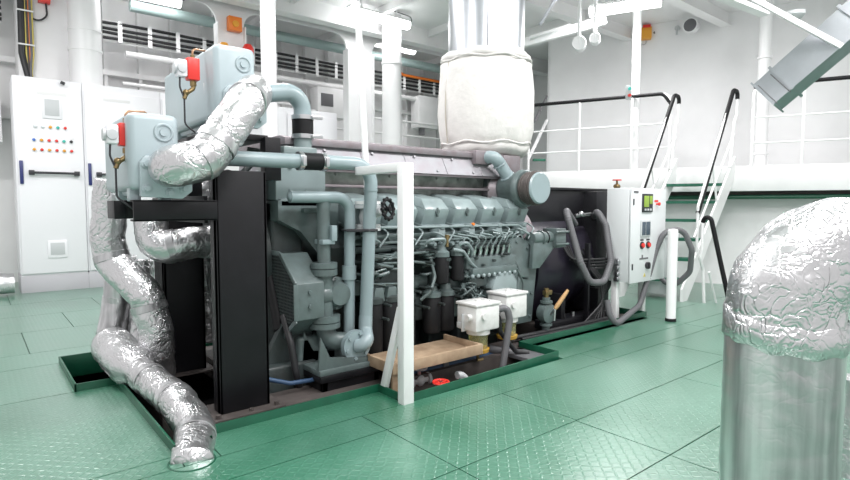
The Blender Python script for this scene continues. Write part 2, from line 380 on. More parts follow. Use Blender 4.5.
# broad white pier behind the switchboards
p0 = P(20, 40, Y=9.4); p1 = P(70, 40, Y=9.4)
b = B(); b.box(p0.x-.03, p1.x+.02, 9.4, 10.0, 0, CZ-.01, .01); struct('trim_pier', b, 'wallcool')

# ------------------------------------------------------------------ raised platform on the right
DZ = 1.66
def E(u, d, z): r = ray(u, 200); t = d/r[3]; return V((r[0]*t, r[1]*t, z))
Ea, Eb, Ec = E(515, 9.1, DZ), E(733, 7.6, DZ), E(900, 6.75, DZ)
dA = (Ec-Ea).normalized(); bk = V((-dA.y, dA.x, 0)); 
if bk.dot(V((*FW, 0))) < 0: bk = -bk
Eb = Ea+dA*((Eb-Ea).dot(dA))
b = B()
far = 3.2
b.hull8([Ea+V((0, 0, -.06)), Ec+V((0, 0, -.06)), Ec+bk*far+V((0, 0, -.06)), Ea+bk*1.0+V((0, 0, -.06)), Ea, Ec, Ec+bk*far, Ea+bk*1.0])
b.bar(Ea+V((0, 0, -.15)), Ec+V((0, 0, -.15)), .02, .34, up=(0, 0, 1))
struct('platform', b, 'white')
b = B(); q0, q1 = Ea+bk*.55, Ec+bk*.35; q0.z = q1.z = (DZ-.42)/2
b.bar(q0, q1, .06, DZ-.42, up=(0, 0, 1), bev=0); struct('wall_lower', b, 'wall')
b = B(); 
for k in range(9):
    t = .05+.11*k; p = Ea.lerp(Ec, t)+bk*(.3); p.z = DZ-.12; b.bar(p-bk*.25, p+bk*.6, .05, .12)
p, q = Ea+bk*.3, Ec+bk*.2; p.z = q.z = DZ-.36; b.bar(p, q, .05, .08)
struct('trim_platform_beams', b, 'brownst')
# pipes in the shadow gap beneath the deck
for dz, r, m, lb in ((-.30, .022, 'pipe', 'thin grey-green pipe running in the gap beneath the platform deck, upper of two'), (-.40, .03, 'green', 'dark green pipe running in the gap beneath the platform deck, lower of two')):
    p, q = Ea+bk*.15, Ec+bk*.1; p.z = q.z = DZ+dz; tag(obj('service_pipe', B().cyl(p, q, r), m), lb, 'pipe')

def rail(name, pts, posts, label, h=1.05):
    t = thing(name, label, 'railing', pts[0])
    return t
def deckp(u):
    r = ray(u, 200); n = V((-dA.y, dA.x)); o = V((Ea.x, Ea.y)); d = V((r[0], r[1])); t = o.dot(n)/d.dot(n); return V((d.x*t, d.y*t, DZ))
def railing(ua, ub, posts, label, curl=0):
    A, Bq = deckp(ua), deckp(ub); t = thing('platform_railing', label, 'railing', A)
    up = V((0, 0, 1))
    b = B(); hh = 1.08
    if curl == 1: path = [A+up*hh, Bq+up*hh, Bq+up*.0]; 
    elif curl == -1: path = [A+up*0, A+up*hh, Bq+up*hh]
    b.tube(path, .02, R=.12, n=10); obj('frame', b, 'white', t)
    b = B(); L = (Bq-A).length; d = (Bq-A)/L
    x0, x1 = (A, Bq-d*.1) if curl == 1 else (A+d*.1, Bq)
    path = [x0+up*(hh+.004), x1+up*(hh+.004), Bq+up*(hh-.14)] if curl == 1 else [A+up*(hh-.03), x0-d*.02+up*(hh+.004), x1+up*(hh+.004)]
    b.tube(path, .026, R=.09, n=10); obj('handrail_sleeve', b, 'blackm', t, 'black rubber sleeve on the top rail')
    for z in (.32, .66): obj('mid_rail', B().cyl(A+up*z, Bq+up*z, .012, n=8), 'white', t)
    for u in posts: p = deckp(u); obj('post', B().cyl(p, p+up*hh, .018, n=10), 'white', t)
    return t
railing(515, 668, (528, 578, 630), 'white platform railing with black top rail behind the generator, left of the stair', 1)
railing(750, 905, (800, 900), 'white platform railing with black top rail, right of the stair under the air duct', -1)
# stair
sR0 = P(681, 302, Z=0); sR1 = E(733, 7.55, DZ); sd = (V((sR1.x, sR1.y, 0))-V((sR0.x, sR0.y, 0))); side = -dA*.72
t = thing('stair', 'steep white ship stair with green treads climbing to the platform', 'stair', sR0)
for sft, nm in ((V((0, 0, 0)), 'r'), (side, 'l')):
    p, q = sR0+sft, sR1+sft; d = (q-p).normalized(); nn = dA
    a = V((0, 0, .15)); w = nn*.012
    c = [p-w-a*.3+d*.05, p+w-a*.3+d*.05, q+w-a, q-w-a, p-w+a, p+w+a, q+w+a, q-w+a]
    b = B(); b.hull8([p-w-a, p+w-a, q+w-a, q-w-a, p-w+a, p+w+a, q+w+a, q-w+a]); obj('stringer', b, 'white', t)
n = 7
for k in range(1, n):
    c = sR0.lerp(sR1, k/n); o = sd.normalized()*.1
    b = B(); z = V((0, 0, .018)); c2 = c+side
    b.hull8([c2-o-z, c-o-z, c+o-z, c2+o-z, c2-o+z, c-o+z, c+o+z, c2+o+z]); obj('tread', b, 'grating', t)
def stair_rail(sft, label, base):
    t = thing('stair_handrail', label, 'handrail', sR0+sft+V((0, 0, base)))
    up = V((0, 0, 1)); p = sR0.lerp(sR1, .26)+sft; q = sR1+sft; fw = sd.normalized()
    top = q+up*1.02-fw*.12; topb = q+up*1.02+fw*.03
    obj('sleeve', B().tube([p+up*.62, top, topb+up*.0, topb-up*.1], .027, R=.06, n=10), 'blackm', t, 'black rubber sleeve')
    obj('rail', B().tube([p+up*.1, p+up*.7, top, topb, q+up*.72+fw*.03, q+up*.6-fw*.06, sR0.lerp(sR1, .9)+sft+up*.16], .017, R=.05, n=10), 'white', t)
    obj('mid_rail', B().cyl(sR0.lerp(sR1, .2)+sft+up*.42, sR0.lerp(sR1, .97)+sft+up*.5, .014, n=8), 'white', t)
    m = sR0.lerp(sR1, .6)+sft; obj('strut', B().cyl(m+up*.18+fw*.06, m+up*.66-fw*.12, .014, n=8), 'white', t)
stair_rail(V((0, 0, 0)), 'black-sleeved stair handrail on the right side, by the open wall', 0)
stair_rail(side, 'black-sleeved stair handrail on the left side, behind the control box', 0)
# free standing guard by stair foot
t = thing('guard_rail', 'bent white guard rail with black sleeve standing on green floor at stair foot', 'railing', P(704, 303, Z=0))
a = P(704, 303, Z=0); a1 = P(703, 222, D=6.45); c = P(711, 218, D=6.35); e = P(730, 306, Z=0)
obj('post', B().tube([a, P(703, 270, D=6.45), P(700, 258, D=6.4), P(702, 250, D=6.4), a1], .018, R=.05, n=10), 'white', t)
obj('black_sleeve', B().tube([a1, P(705, 217, D=6.42), c, e], .026, R=.06, n=10), 'blackm', t)
obj('brace', B().tube([P(709, 272, D=6.3), P(716, 303, Z=0)], .014, n=8), 'white', t)
# white post
t = thing('newel_post', 'short white floor post standing right of the control box, hose loop above it', 'post', P(672, 322, Z=0))
p = P(670.5, 321, Z=0); obj('post', B().cyl(p+V((0, 0, .03)), p+V((0, 0, .90)), .048, n=20), 'white', t); obj('base_shoe', B().cyl(p, p+V((0, 0, .03)), .052), 'blackm', t)
obj('cap', B().lathe(p+V((0, 0, .90)), (0, 0, 1), [(0, .048), (.012, .04), (.016, .01)]), 'white', t)
# grey-white drum behind post
c = P(656, 290, D=7.0); c.z = .05
tag(obj('bin', B().lathe(c, (0, 0, 1), [(0, .02), (0, .2), (.02, .21), (.7, .24), (.7, .26), (.74, .26), (.75, .23), (.75, .01)]), 'greyp'), 'pale grey bin standing between the control box and the stair', 'bin')

# tall pole at deck edge
p = deckp(632)+bk*.1
b = B(); b.cyl((p.x, p.y, 0), (p.x, p.y, CZ), .06, n=24); struct('trim_pole', b, 'wallcool')
p2 = P(763, 100, D=8.3)
t = thing('riser_pipe', 'tall white pipe rising from the platform behind the end of the air duct', 'pipe', (p2.x, p2.y, DZ))
obj('pipe', B().cyl((p2.x, p2.y, DZ), (p2.x, p2.y, CZ), .08), 'wallcool', t)
for z in (1.9, 3.3): obj('collar', B().cyl((p2.x, p2.y, z), (p2.x, p2.y, z+.03), .10), 'wallcool', t)
# switch on the pole
p = P(628.5, 93, D=7.75); t = thing('pole_switch', 'tiny red and green push button station on the tall white pole', 'switch', p)
obj('box', B().box(p.x-.03, p.x+.03, p.y-.03, p.y+.03, p.z-.09, p.z+.1), 'greyp', t)
r_ = V((*FW, 0)); obj('button', B().cyl(p-r_*.03+V((0, 0, .05)), p-r_*.055+V((0, 0, .05)), .022), 'tealb', t, 'teal button'); obj('button', B().cyl(p-r_*.03-V((0, 0, .04)), p-r_*.055-V((0, 0, .04)), .022), 'red', t, 'red button')

def onwall(u, v, off=0):
    r_ = ray(u, v); d = V(r_[:3]); o = V((0, 0, H)); t = (W0+wn*off-o).dot(wn)/d.dot(wn); return o+d*t
# ================================================================== SWITCHBOARDS
cabx = [.455, 1.215, 2.20, 3.19, 4.18, 5.17]
ZT = 2.80; YC = 8.8
labs = ['leftmost white switchboard cabinet with rows of coloured indicator lamps', 'white switchboard cabinet with black bar handle, second from the left, behind the grey tanks', 'white switchboard cabinet mostly hidden behind the raised grey tank', 'white switchboard cabinet seen just right of the thick white pole', 'white switchboard cabinet behind the pipe elbow with black coupling']
for i in range(5):
    x0, x1 = cabx[i], cabx[i+1]; w = x1-x0
    t = thing('switchboard_cabinet', labs[i], 'cabinet', ((x0+x1)/2, YC+.3, 0), 'switchboard cabinets')
    obj('plinth', B().box(x0, x1-.002, YC+.02, YC+.6, 0, .22, .002), 'plinth', t)
    obj('body', B().box(x0, x1-.003, YC+.02, YC+.6, .24, ZT, .006).box(x0+.01, x1-.01, YC+.03, YC+.59, .2, .245, 0), 'whitepow', t)
    d = obj('door', B().box(x0+.02, x1-.012, YC-.005, YC+.018, .25, ZT-.1, .005), 'whitepow', t)
    obj('bar_handle', B().cyl((x0+.16, YC-.05, 1.57), (x1-.1, YC-.05, 1.57), .016).box(x0+.13, x0+.19, YC-.065, YC-.005, 1.54, 1.6).box(x1-.13, x1-.07, YC-.065, YC-.005, 1.54, 1.6), 'ink', d, 'black bar handle')
    obj('lock', B().box(x0+.035, x0+.075, YC-.03, YC-.005, 1.42, 1.72, .012), 'blue', d, 'blue lever lock')
    if i < 2:
        obj('name_plate', B().box(x0+.25, x0+.58, YC-.009, YC-.005, 2.585, 2.62, 0), 'label', d)
    if i == 0:
        v = obj('vent', B().box(x0+.3, x0+.52, YC-.02, YC-.005, 2.28, 2.56, .006), 'whitepow', d); obj('filter', B().box(x0+.33, x0+.49, YC-.024, YC-.02, 2.32, 2.53, .002), 'greyp', v)
        v = obj('vent', B().box(x0+.3, x0+.52, YC-.02, YC-.005, .45, .68, .006), 'whitepow', d); obj('filter', B().box(x0+.33, x0+.49, YC-.024, YC-.02, .49, .65, .002), 'greyp', v)
        cols_ = ['clearb', 'clearb', 'amber', 'tealb', 'red', None, 'blueb', 'amber', 'red', 'red', 'tealb', 'ink', 'amber', 'red', 'amber', 'red', 'amber', 'red']
        for k, cm in enumerate(cols_):
            r, c_ = divmod(k, 6)
            if cm is None: continue
            x = x0+.2+c_*.082+(.02 if r == 0 else 0); z = 2.17-.125*r-(.05 if r else 0)
            ri = obj('indicator_ring', B().box(x-.032, x+.032, YC-.008, YC-.005, z+.03, z+.045, 0).cyl((x, YC-.005, z), (x, YC-.02, z), .023, n=14), 'label', d)
            obj('indicator_lamp', B().lathe((x, YC-.02, z), (0, -1, 0), [(0, .019), (.012, .018), (.018, .008)], n=14), cm, ri)
        obj('lamp_hook', B().tube([(x0+.52, YC-.02, ZT-.03), (x0+.56, YC-.03, ZT-.05)], .02), 'ink', t)
# small foil pipe at left edge
p = P(2, 287, Y=8.6); tag(obj('lagged_pipe', B().tube([(p.x-.9, 8.75, .16), (p.x+.13, 8.75, .16)], .13, n=24, step=.04, disp=.012), 'foil'), 'foil wrapped pipe stub lying on the floor at the far left edge', 'pipe')
# wall box left edge
tag(obj('wall_cabinet', B().box(-.5, .36, 9.5, 9.9, 2.0, 2.75, .01), 'white'), 'white box on the wall left of the switchboards', 'cabinet')

# vertical white duct
c = P(85, 40, Y=9.1); t = thing('ventilation_pipe', 'fat white vertical ventilation pipe behind the switchboards', 'pipe', (c.x, 9.1, 2.5))
obj('pipe', B().cyl((c.x, 9.1, 2.3), (c.x, 9.1, CZ), .2, n=32), 'wallcool', t)
for z in (3.28, 3.55): obj('joint', B().cyl((c.x, 9.1, z), (c.x, 9.1, z+.03), .212, n=32), 'wallcool', t)
# cables vertical bundle
t = thing('cable_bundle', 'vertical bundle of black, yellow and orange cables beside the white pier', 'cables', P(27, 68, Y=9.35))
for k, (m, r) in enumerate((('hoseb', .035), ('hoseb', .03), ('yellow', .014), ('brownst', .018), ('orange', .012), ('hose', .02), ('yellow', .014))):
    x = P(21.5+k*1.7, 20, Y=9.35).x
    obj('cable', B().tube([(x, 9.33, CZ), (x-.02*(k < 2), 9.33, 3.2), (x+.03*(3-k)*.4, 9.31, 2.9), (x+.06, 9.3, 2.72)], r, R=.2, n=10), m, t)
for z in (3.3, 3.75, 4.15): obj('clamp', B().box(P(17, 20, Y=9.3).x, P(34, 20, Y=9.3).x, 9.27, 9.29, z, z+.02), 'white', t)
c = P(44, 1, Y=9.35); t = thing('alarm_box', 'small red alarm box at the top of the white pier with hanging cable', 'alarm', c)
obj('body', B().box(c.x-.07, c.x+.07, 9.3, 9.39, c.z-.03, c.z+.14), 'red', t)
obj('cable', B().tube([(c.x+.02, 9.35, c.z-.03), (c.x+.03, 9.35, c.z-.2), (c.x-.08, 9.35, c.z-.3), (c.x-.22, 9.36, c.z-.2), (c.x-.24, 9.36, c.z+.0)], .012, R=.1, n=8), 'ink', t)
# cable trays
OX = P(389, 62, Y=9.6).x
def cable_tray(x0, x1, y, z, label, orange=False):
    t = thing('cable_tray', label, 'cable tray', ((x0+x1)/2, y, z))
    obj('side_rail', B().box(x0, x1, y-.02, y, z-.17, z-.15).box(x0, x1, y-.02, y, z+.13, z+.15), 'white', t)
    n = int((x1-x0)/.42)
    for k in range(n): xx = x0+.2+k*.42; obj('bracket', B().box(xx, xx+.06, y-.07, y-.02, z-.17, z+.15, 0), 'white', t)
    for k in range(4):
        zz = z-.12+.075*k; m = 'hoseb'
        obj('cable', B().tube([(x0+(x1-x0)*j/24, y-.045+.006*math.sin(j*1.7+k), zz+.01*math.sin(j*.9+k*2)) for j in range(25)], .024, R=0, n=8), m, t)
    if orange: obj('cable', B().tube([(OX, y-.1, z+.3), (OX+.05, y-.1, z+.24), (OX+.4, y-.1, z+.13), (x1, y-.1, z+.13)], .03, R=.12, n=10), 'orange', t, 'orange cable')
    return t
cable_tray(c.x+.75, 9.5, 9.7, 3.80, 'cable ladder with black and orange cables along the wall behind the tanks', True)
cable_tray(-1.2, .42, 9.7, 4.18, 'short cable ladder with black cables in the top left corner, upper tier')
cable_tray(-1.2, .42, 9.75, 3.82, 'short cable ladder with black cables in the top left corner, lower tier')
# extra cable boxes for height: overhead pipe
for (y, z, r, lb) in ((9.35, 4.13, .085, 'long grey-green pipe running high along the left wall'), (9.75, 3.5, .05, 'thin white pipe along the left wall under the cable ladder')):
    t = thing('overhead_pipe', lb, 'pipe', (5, y, z)); obj('pipe', B().cyl((1.95, y, z), (10.3, y, z), r), 'bpipe' if r > .06 else 'wall', t)
    for x in (3.3, 6.2, 9.0): obj('clamp', B().torus((x, y, z), (1, 0, 0), r+.008, .014).bar((x, y, z+r), (x, y, CZ), .02, .02), 'ink' if r > .06 else 'white', t)
# thin conduit rails on the wall
for k, z in enumerate((2.95, 2.65, 2.35)):
    tag(obj('wall_conduit', B().cyl((5, 9.6, z), (10.3, 9.6, z), .02, n=8), 'white'), ['white horizontal rail on the rear left wall, topmost of three', 'white horizontal rail on the rear left wall, middle of three', 'white horizontal rail on the rear left wall, lowest of three'][k], 'rail')
tag(obj('wall_conduit', B().cyl((1.9, 9.8, 3.05), (5, 9.8, 3.05), .03, n=8), 'white'), 'white horizontal pipe on the wall between the switchboards and the cable ladder', 'pipe')
# junction box on the far wall right of the pole
c = P(428, 110, Y=9.6); t = thing('junction_box', 'white junction box on the far wall beside the lagged exhaust', 'box', c)
obj('body', B().box(c.x-.25, c.x+.3, 9.6, 9.9, c.z-.4, c.z+.3, .01), 'white', t); obj('gland', B().cyl((c.x-.1, 9.7, c.z-.4), (c.x-.1, 9.7, c.z-.55), .07), 'hose', t)
c = P(334, 103, Y=9.5); t = thing('wall_panel', 'white electrical panel with grey display on the rear wall above the switchboards', 'panel', c)
obj('body', B().box(c.x-.35, c.x+.3, 9.5, 9.8, c.z-.28, c.z+.28, .01), 'white', t); obj('display', B().box(c.x-.28, c.x-.02, 9.49, 9.5, c.z-.08, c.z+.16, .002), 'hose', t)

# round white poles
b = B(); b.cyl((5.8, 8, 0), (5.8, 8, CZ), .17, n=28).cyl((5.8, 8, 3.6), (5.8, 8, 3.64), .185, n=28); struct('trim_round_pillar', b, 'wallcool')
pa = P(261.5, 180, Y=4.4); pb = P(270, 0, Y=4.4); ax = (pa.x+pb.x)/2+.03
b = B(); b.cyl((ax, 4.4, -.5), (ax, 4.4, CZ), .062, n=28); struct('trim_slim_pillar', b, 'wallcool')

# tube lights
def tube_light(c, d, label, L=1.2, power=0, cable=True):
    c = V(c); d = V(d).normalized(); s = V((-d.y, d.x, 0)); up = V((0, 0, 1))
    t = thing('tube_light', label, 'light', c, 'ceiling tube lights')
    p, q = c-d*L/2, c+d*L/2
    obj('housing', B().bar(p+up*.1, q+up*.1, .15, .03, up=(0, 0, 1)), 'white', t)
    prof = [(-.07, .085), (-.078, .03), (-.05, -.02), (0, -.03), (.05, -.02), (.078, .03), (.07, .085)]
    b = B(); b.rings([[p+s*x+up*z for x, z in prof], [q+s*x+up*z for x, z in prof]]); obj('diffuser', b, 'lamp', t)
    if cable: obj('cable', B().tube([q+up*.09, q+d*.08+up*.1, q+d*.07+up*.2, q-d*.3+up*.22], .008, R=.06, n=8), 'ink', t)
    obj('hanger', B().bar(p+d*.25+up*.11, p+d*.25+up*(CZ-c.z), .02, .03).bar(q-d*.25+up*.11, q-d*.25+up*(CZ-c.z), .02, .03), 'white', t)
    ld = bpy.data.lights.new('tube_light_lamp', 'AREA'); ld.shape = 'RECTANGLE'; ld.color = (1, .975, .985); ld.size = L; ld.size_y = .14; ld.energy = power or 30
    lo = bpy.data.objects.new('lamp', ld); C.objects.link(lo); lo.parent = t; lo.location = (0, 0, -.05)
    lo.rotation_euler = (0, 0, math.atan2(d.y, d.x)); return t
LP = 34
tube_light((5.35, 7.72, 4.2), (1, 0, 0), 'bright tube light hanging by the round pillar, nearest of the two there', power=13)
tube_light((6.55, 8.9, 4.2), (1, 0, 0), 'smaller looking tube light hanging farther back near the round pillar', L=.9, power=12)
la, lb_ = P(590, 15, Z=3.85), P(661, 4, Z=3.85)
tube_light((la+lb_)/2, (lb_-la), L=(lb_-la).length, label= 'bright tube light at top right over the platform stair', power=LP*1.6)
tube_light((2.15, 9.1, 4.2), (1, 0, 0), 'tube light partly cut off at the top left above the cable ladder', L=.9, power=6)
for x, y, pw in ((1.8, 1.2, 2.2), (4.3, 1.2, 2.2), (.2, 3.6, 1.6), (-.6, 6.3, 1.8), (6.6, 1.4, 1.6), (.5, -.6, 1.8), (3.2, -.9, 1.8), (2.4, 5.6, 1.8)):  # unseen extra fixtures, added to raise the room's brightness
    tube_light((x, y, 4.25), (1, 0, 0), 'added ceiling tube light, out of view overhead, brightening the room', power=LP*pw)

# ================================================================== EXHAUST
xc, yc = 3.87, 3.80
t = thing('exhaust_duct', 'bright round galvanised exhaust duct rising above the lagged bellows', 'duct', (xc, yc, 2.25))
obj('duct', B().lathe((xc, yc, 2.4), (0, 0, 1), [(0, .355), (.02, .36), (.02, .365), (.04, .36), (2.04, .36)], n=48), 'galv', t)
obj('seam', B().bar((xc-.25, yc-.262, 2.45), (xc-.25, yc-.262, CZ), .012, .012), 'galv', t)
def bag():
    bm = B(); rs = []; n = 64
    prof = [(1.60, .33), (1.64, .40), (1.69, .425), (1.715, .41), (1.73, .425), (1.78, .435), (1.86, .45), (2.03, .46), (2.2, .455), (2.38, .44), (2.46, .43), (2.485, .41), (2.5, .43), (2.54, .42), (2.57, .38), (2.54, .35)]
    for j, (z, r) in enumerate(prof):
        ring = []
        for k in range(n):
            a = 2*PI*k/n; q = V((math.cos(a), math.sin(a), 0))
            w = noise.noise(V((q.x*3, q.y*3, z*4)))*.02+.012*math.sin(a*17+z*3)*abs(noise.noise(V((a, z*2, 5))))*(1 if .15 < (z-1.6) < .8 else 1.6)
            ring.append(V((xc, yc, z+noise.noise(q*2+V((0, 0, j*.1)))*.02))+q*(r+w))
        rs.append(ring)
    bm.rings(rs); return bm
t = thing('exhaust_bellows', 'bulging off-white fabric lagging wrapped round the exhaust on top of engine', 'exhaust lagging', (xc, yc, 1.6))
obj('lagging', bag(), 'cloth', t, ang=80)
def ringpts(z, r, n=60, amp=.012): return [V((xc+(r+.004*math.sin(k*2.3))*math.cos(2*PI*k/n), yc+(r+.004*math.sin(k*2.3))*math.sin(2*PI*k/n), z+amp*math.sin(k*.8))) for k in range(n+1)]
obj('lace', B().tube(ringpts(2.485, .43), .009, R=0, n=6), 'cloth', t); obj('lace', B().tube(ringpts(1.72, .43), .009, R=0, n=6), 'cloth', t)
aa = math.atan2(.14, -1.03)
obj('seam', B().tube([V((xc+(.437+.03*math.sin((z-1.7)/.7*PI))*math.cos(aa), yc+(.437+.03*math.sin((z-1.7)/.7*PI))*math.sin(aa), z)) for z in [1.72+.03*k for k in range(26)]], .005, R=0, n=6), 'seam', t)

# ================================================================== ENGINE
en = thing('diesel_engine', 'large grey-green marine diesel engine standing in the floor pit', 'engine', (2.85, 3.85, -.02))
def ep(name, b, m='eng', parent=None, label=None, ang=38): return obj(name, b, m, parent or en, label, ang)
XE0, XE1 = 1.72, 3.82
b = B(); b.prism([(3.45, -.02), (3.40, .3), (3.34, .62), (4.5, .62), (4.4, .3), (4.35, -.02)], 'x', XE0, XE1)
for k in range(7): x = XE0+.1+k*.31; b.box(x, x+.03, 3.31, 3.5, .05, .62)
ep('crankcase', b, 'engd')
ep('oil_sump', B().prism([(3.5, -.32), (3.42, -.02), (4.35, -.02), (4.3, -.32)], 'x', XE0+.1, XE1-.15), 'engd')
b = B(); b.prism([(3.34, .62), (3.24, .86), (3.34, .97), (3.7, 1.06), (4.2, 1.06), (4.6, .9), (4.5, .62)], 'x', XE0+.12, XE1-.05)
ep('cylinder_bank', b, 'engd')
# mounting rail below block
ep('side_plate', B().box(2.1, 3.7, 3.22, 3.45, .28, .46, .01).box(2.1, 3.75, 3.28, 3.45, .48, .6, .01), 'engd')
# six rocker covers
pitch = .312; hx0 = 1.99
def head(x0):
    x1 = x0+.245
    hd = ep('cylinder_head', B().prism([(3.22, .88), (3.27, .985), (3.62, 1.08), (3.66, .95), (3.5, .86)], 'x', x0+.012, x1-.012, .006), 'eng')
    # cover: skirt, chamfered front, sloping lid
    b = B()
    lo = [(x0+.01, 3.225), (x1-.01, 3.225)]
    A = [V((x0, 3.245, .985)), V((x1, 3.245, .985)), V((x1, 3.60, 1.075)), V((x0, 3.60, 1.075))]
    Bq = [V((x0, 3.185, 1.115)), V((x1, 3.185, 1.115)), V((x1, 3.60, 1.20)), V((x0, 3.60, 1.20))]
    Cq = [V((x0+.02, 3.26, 1.20)), V((x1-.02, 3.26, 1.20)), V((x1-.04, 3.585, 1.255)), V((x0+.04, 3.585, 1.255))]
    b.hull8(A+Bq, .008); b.hull8([p for p in Bq]+Cq, .012)
    cv = ep('rocker_cover', b, 'cover', hd)
    ep('gasket_flange', B().hull8([V((x0-.006, 3.212, .975)), V((x1+.006, 3.212, .975)), V((x1+.006, 3.6, 1.06)), V((x0-.006, 3.6, 1.06)), V((x0-.006, 3.206, .995)), V((x1+.006, 3.206, .995)), V((x1+.006, 3.6, 1.08)), V((x0-.006, 3.6, 1.08))], .003), 'englt', hd)
    xm = (x0+x1)/2
    ep('latch', B().torus((xm, 3.19, 1.10), (0, 1, 0), .018, .005, 14, 6).box(xm-.006, xm+.006, 3.18, 3.20, 1.06, 1.13, .002), 'eng', hd)
    return hd
for k in range(6): head(hx0+k*pitch)
# exhaust shroud
b = B(); b.prism([(3.44, 1.555), (3.44, 1.60), (3.52, 1.62), (4.35, 1.62), (4.35, 1.555)], 'x', 1.62, 3.95, .004)
ep('shroud_top', b, 'shroud')
b = B(); b.prism([(3.39, 1.40), (3.47, 1.555), (4.32, 1.555), (4.38, 1.40)], 'x', 1.66, 3.78)
for k in range(6):
    x = 1.72+k*.4; b.bolt((x, 3.40, 1.425), (0, -1, .5), .012, .006).bolt((x+.2, 3.45, 1.53), (0, -1, .5), .012, .006)
    b.bar((x+.1, 3.388, 1.40), (x+.1, 3.468, 1.555), .008, .006)
ep('shroud_front', b, M['plate'], label='brighter bare metal plates of the heat shield')
b = B(); b.prism([(3.56, 1.06), (3.50, 1.40), (4.3, 1.40), (4.3, 1.06)], 'x', 1.7, 3.78)
for k in range(9): x = 1.8+k*.24; b.bolt((x, 3.50, 1.37), (0, -1, 0), .01, .006).bolt((x, 3.52, 1.28), (0, -1, 0), .01, .006)
ep('shroud_lower', b, 'shroud2')
ep('shroud_rail', B().box(1.75, 3.8, 3.44, 3.5, 1.275, 1.295).box(1.75, 3.8, 3.40, 3.43, 1.38, 1.40), 'shroud')
ep('exhaust_bracket', B().box(3.35, 3.55, 3.40, 3.6, 1.5, 1.62, .01).box(3.72, 3.95, 3.42, 3.9, 1.42, 1.6, .01), 'shroud')
# common rails & pipes along heads
b = B().tube([(1.95, 3.17, .93), (3.62, 3.17, .93)], .014, n=8).tube([(1.95, 3.16, .885), (3.6, 3.16, .885)], .010, n=8).tube([(2.0, 3.2, .84), (3.7, 3.2, .84)], .022, n=10)
ep('fuel_rail', b, 'eng')
for k in range(6):
    x = hx0+.12+k*pitch; ep('injector_block', B().box(x-.035, x+.035, 3.13, 3.25, .90, .97, .01).box(x-.02, x+.02, 3.12, 3.2, .97, 1.0, .004), 'englt')
b = B()
for k in range(6):
    x = hx0+.05+k*pitch; b.tube([(x, 3.24, .93), (x-.02, 3.1, .95), (x+.1, 3.1, .9), (x+.17, 3.22, .84)], .008, R=.03, n=8).tube([(x+.19, 3.2, .99), (x+.2, 3.13, .95), (x+.12, 3.13, .86)], .007, R=.03, n=8)
    b.torus((x+.03, 3.15, .86), (0, 1, .2), .035, .006, 16, 6)
ep('leak_off_pipes', b, 'englt')
tb = [ep('orange_cap', B().cyl((hx0+.12+k*pitch, 3.13, 1.0), (hx0+.12+k*pitch, 3.11, 1.0), .011, n=10), 'orange') for k in (1, 3)]
# intake/air manifold below heads
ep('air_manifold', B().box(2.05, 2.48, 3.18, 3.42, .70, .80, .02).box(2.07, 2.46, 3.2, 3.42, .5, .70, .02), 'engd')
ep('manifold_frame', B().bar((2.06, 3.17, .78), (2.42, 3.17, .78), .03, .03).bar((2.06, 3.17, .78), (2.13, 3.17, .55), .03, .03).bar((2.42, 3.17, .78), (2.42, 3.17, .56), .03, .03).bar((2.13, 3.17, .55), (2.42, 3.17, .56), .03, .03), 'eng')
for k in range(3):
    x = 2.1+.11*k; ep('cover_box', B().prism([(x, .48), (x+.02, .58), (x+.085, .58), (x+.10, .48)], 'y', 3.12, 3.3, .006), 'eng')
ep('upper_deck', B().box(2.5, 3.42, 3.15, 3.42, .80, .825, .004), 'engd')
# fuel filters (black canisters on a light head)
def canister(x, y, zt, zb, r, headm='eng'):
    c = ep('filter', B().lathe((x, y, zb), (0, 0, 1), [(0, r*.6), (.012, r*.95), (.03, r), (zt-zb-.01, r), (zt-zb, r*.9)], n=24), 'blackm', label='black spin-on filter canister')
    ep('filter_head', B().lathe((x, y, zt), (0, 0, 1), [(0, r*1.08), (.035, r*1.08), (.05, r*.7), (.085, r*.55), (.09, .01)], n=20), headm, c)
    return c
canister(2.70, 3.1, .765, .56, .056); canister(2.86, 3.1, .765, .57, .052)
for x in (2.66, 2.80): canister(x, 3.17, .46, .18, .07)
for x in (2.13, 2.27, 2.42): canister(x, 3.17, .47, .10, .068, 'engd')
ep('filter_pipe', B().tube([(2.7, 3.08, .85), (2.7, 3.05, .9), (2.55, 3.05, .9), (2.55, 3.2, .8)], .012, R=.03, n=8).tube([(2.86, 3.08, .85), (2.9, 3.04, .87), (3.0, 3.08, .8), (3.05, 3.15, .66)], .014, R=.03, n=8).tube([(2.78, 3.06, .82), (2.86, 3.03, .8), (2.96, 3.05, .7), (3.1, 3.1, .63)], .012, R=.03, n=8), 'englt')
ep('brass_fitting', B().cyl((2.72, 3.06, .84), (2.72, 3.06, .90), .012, n=8).cyl((2.72, 3.06, .9), (2.72, 3.06, .93), .018, n=8), 'brass')
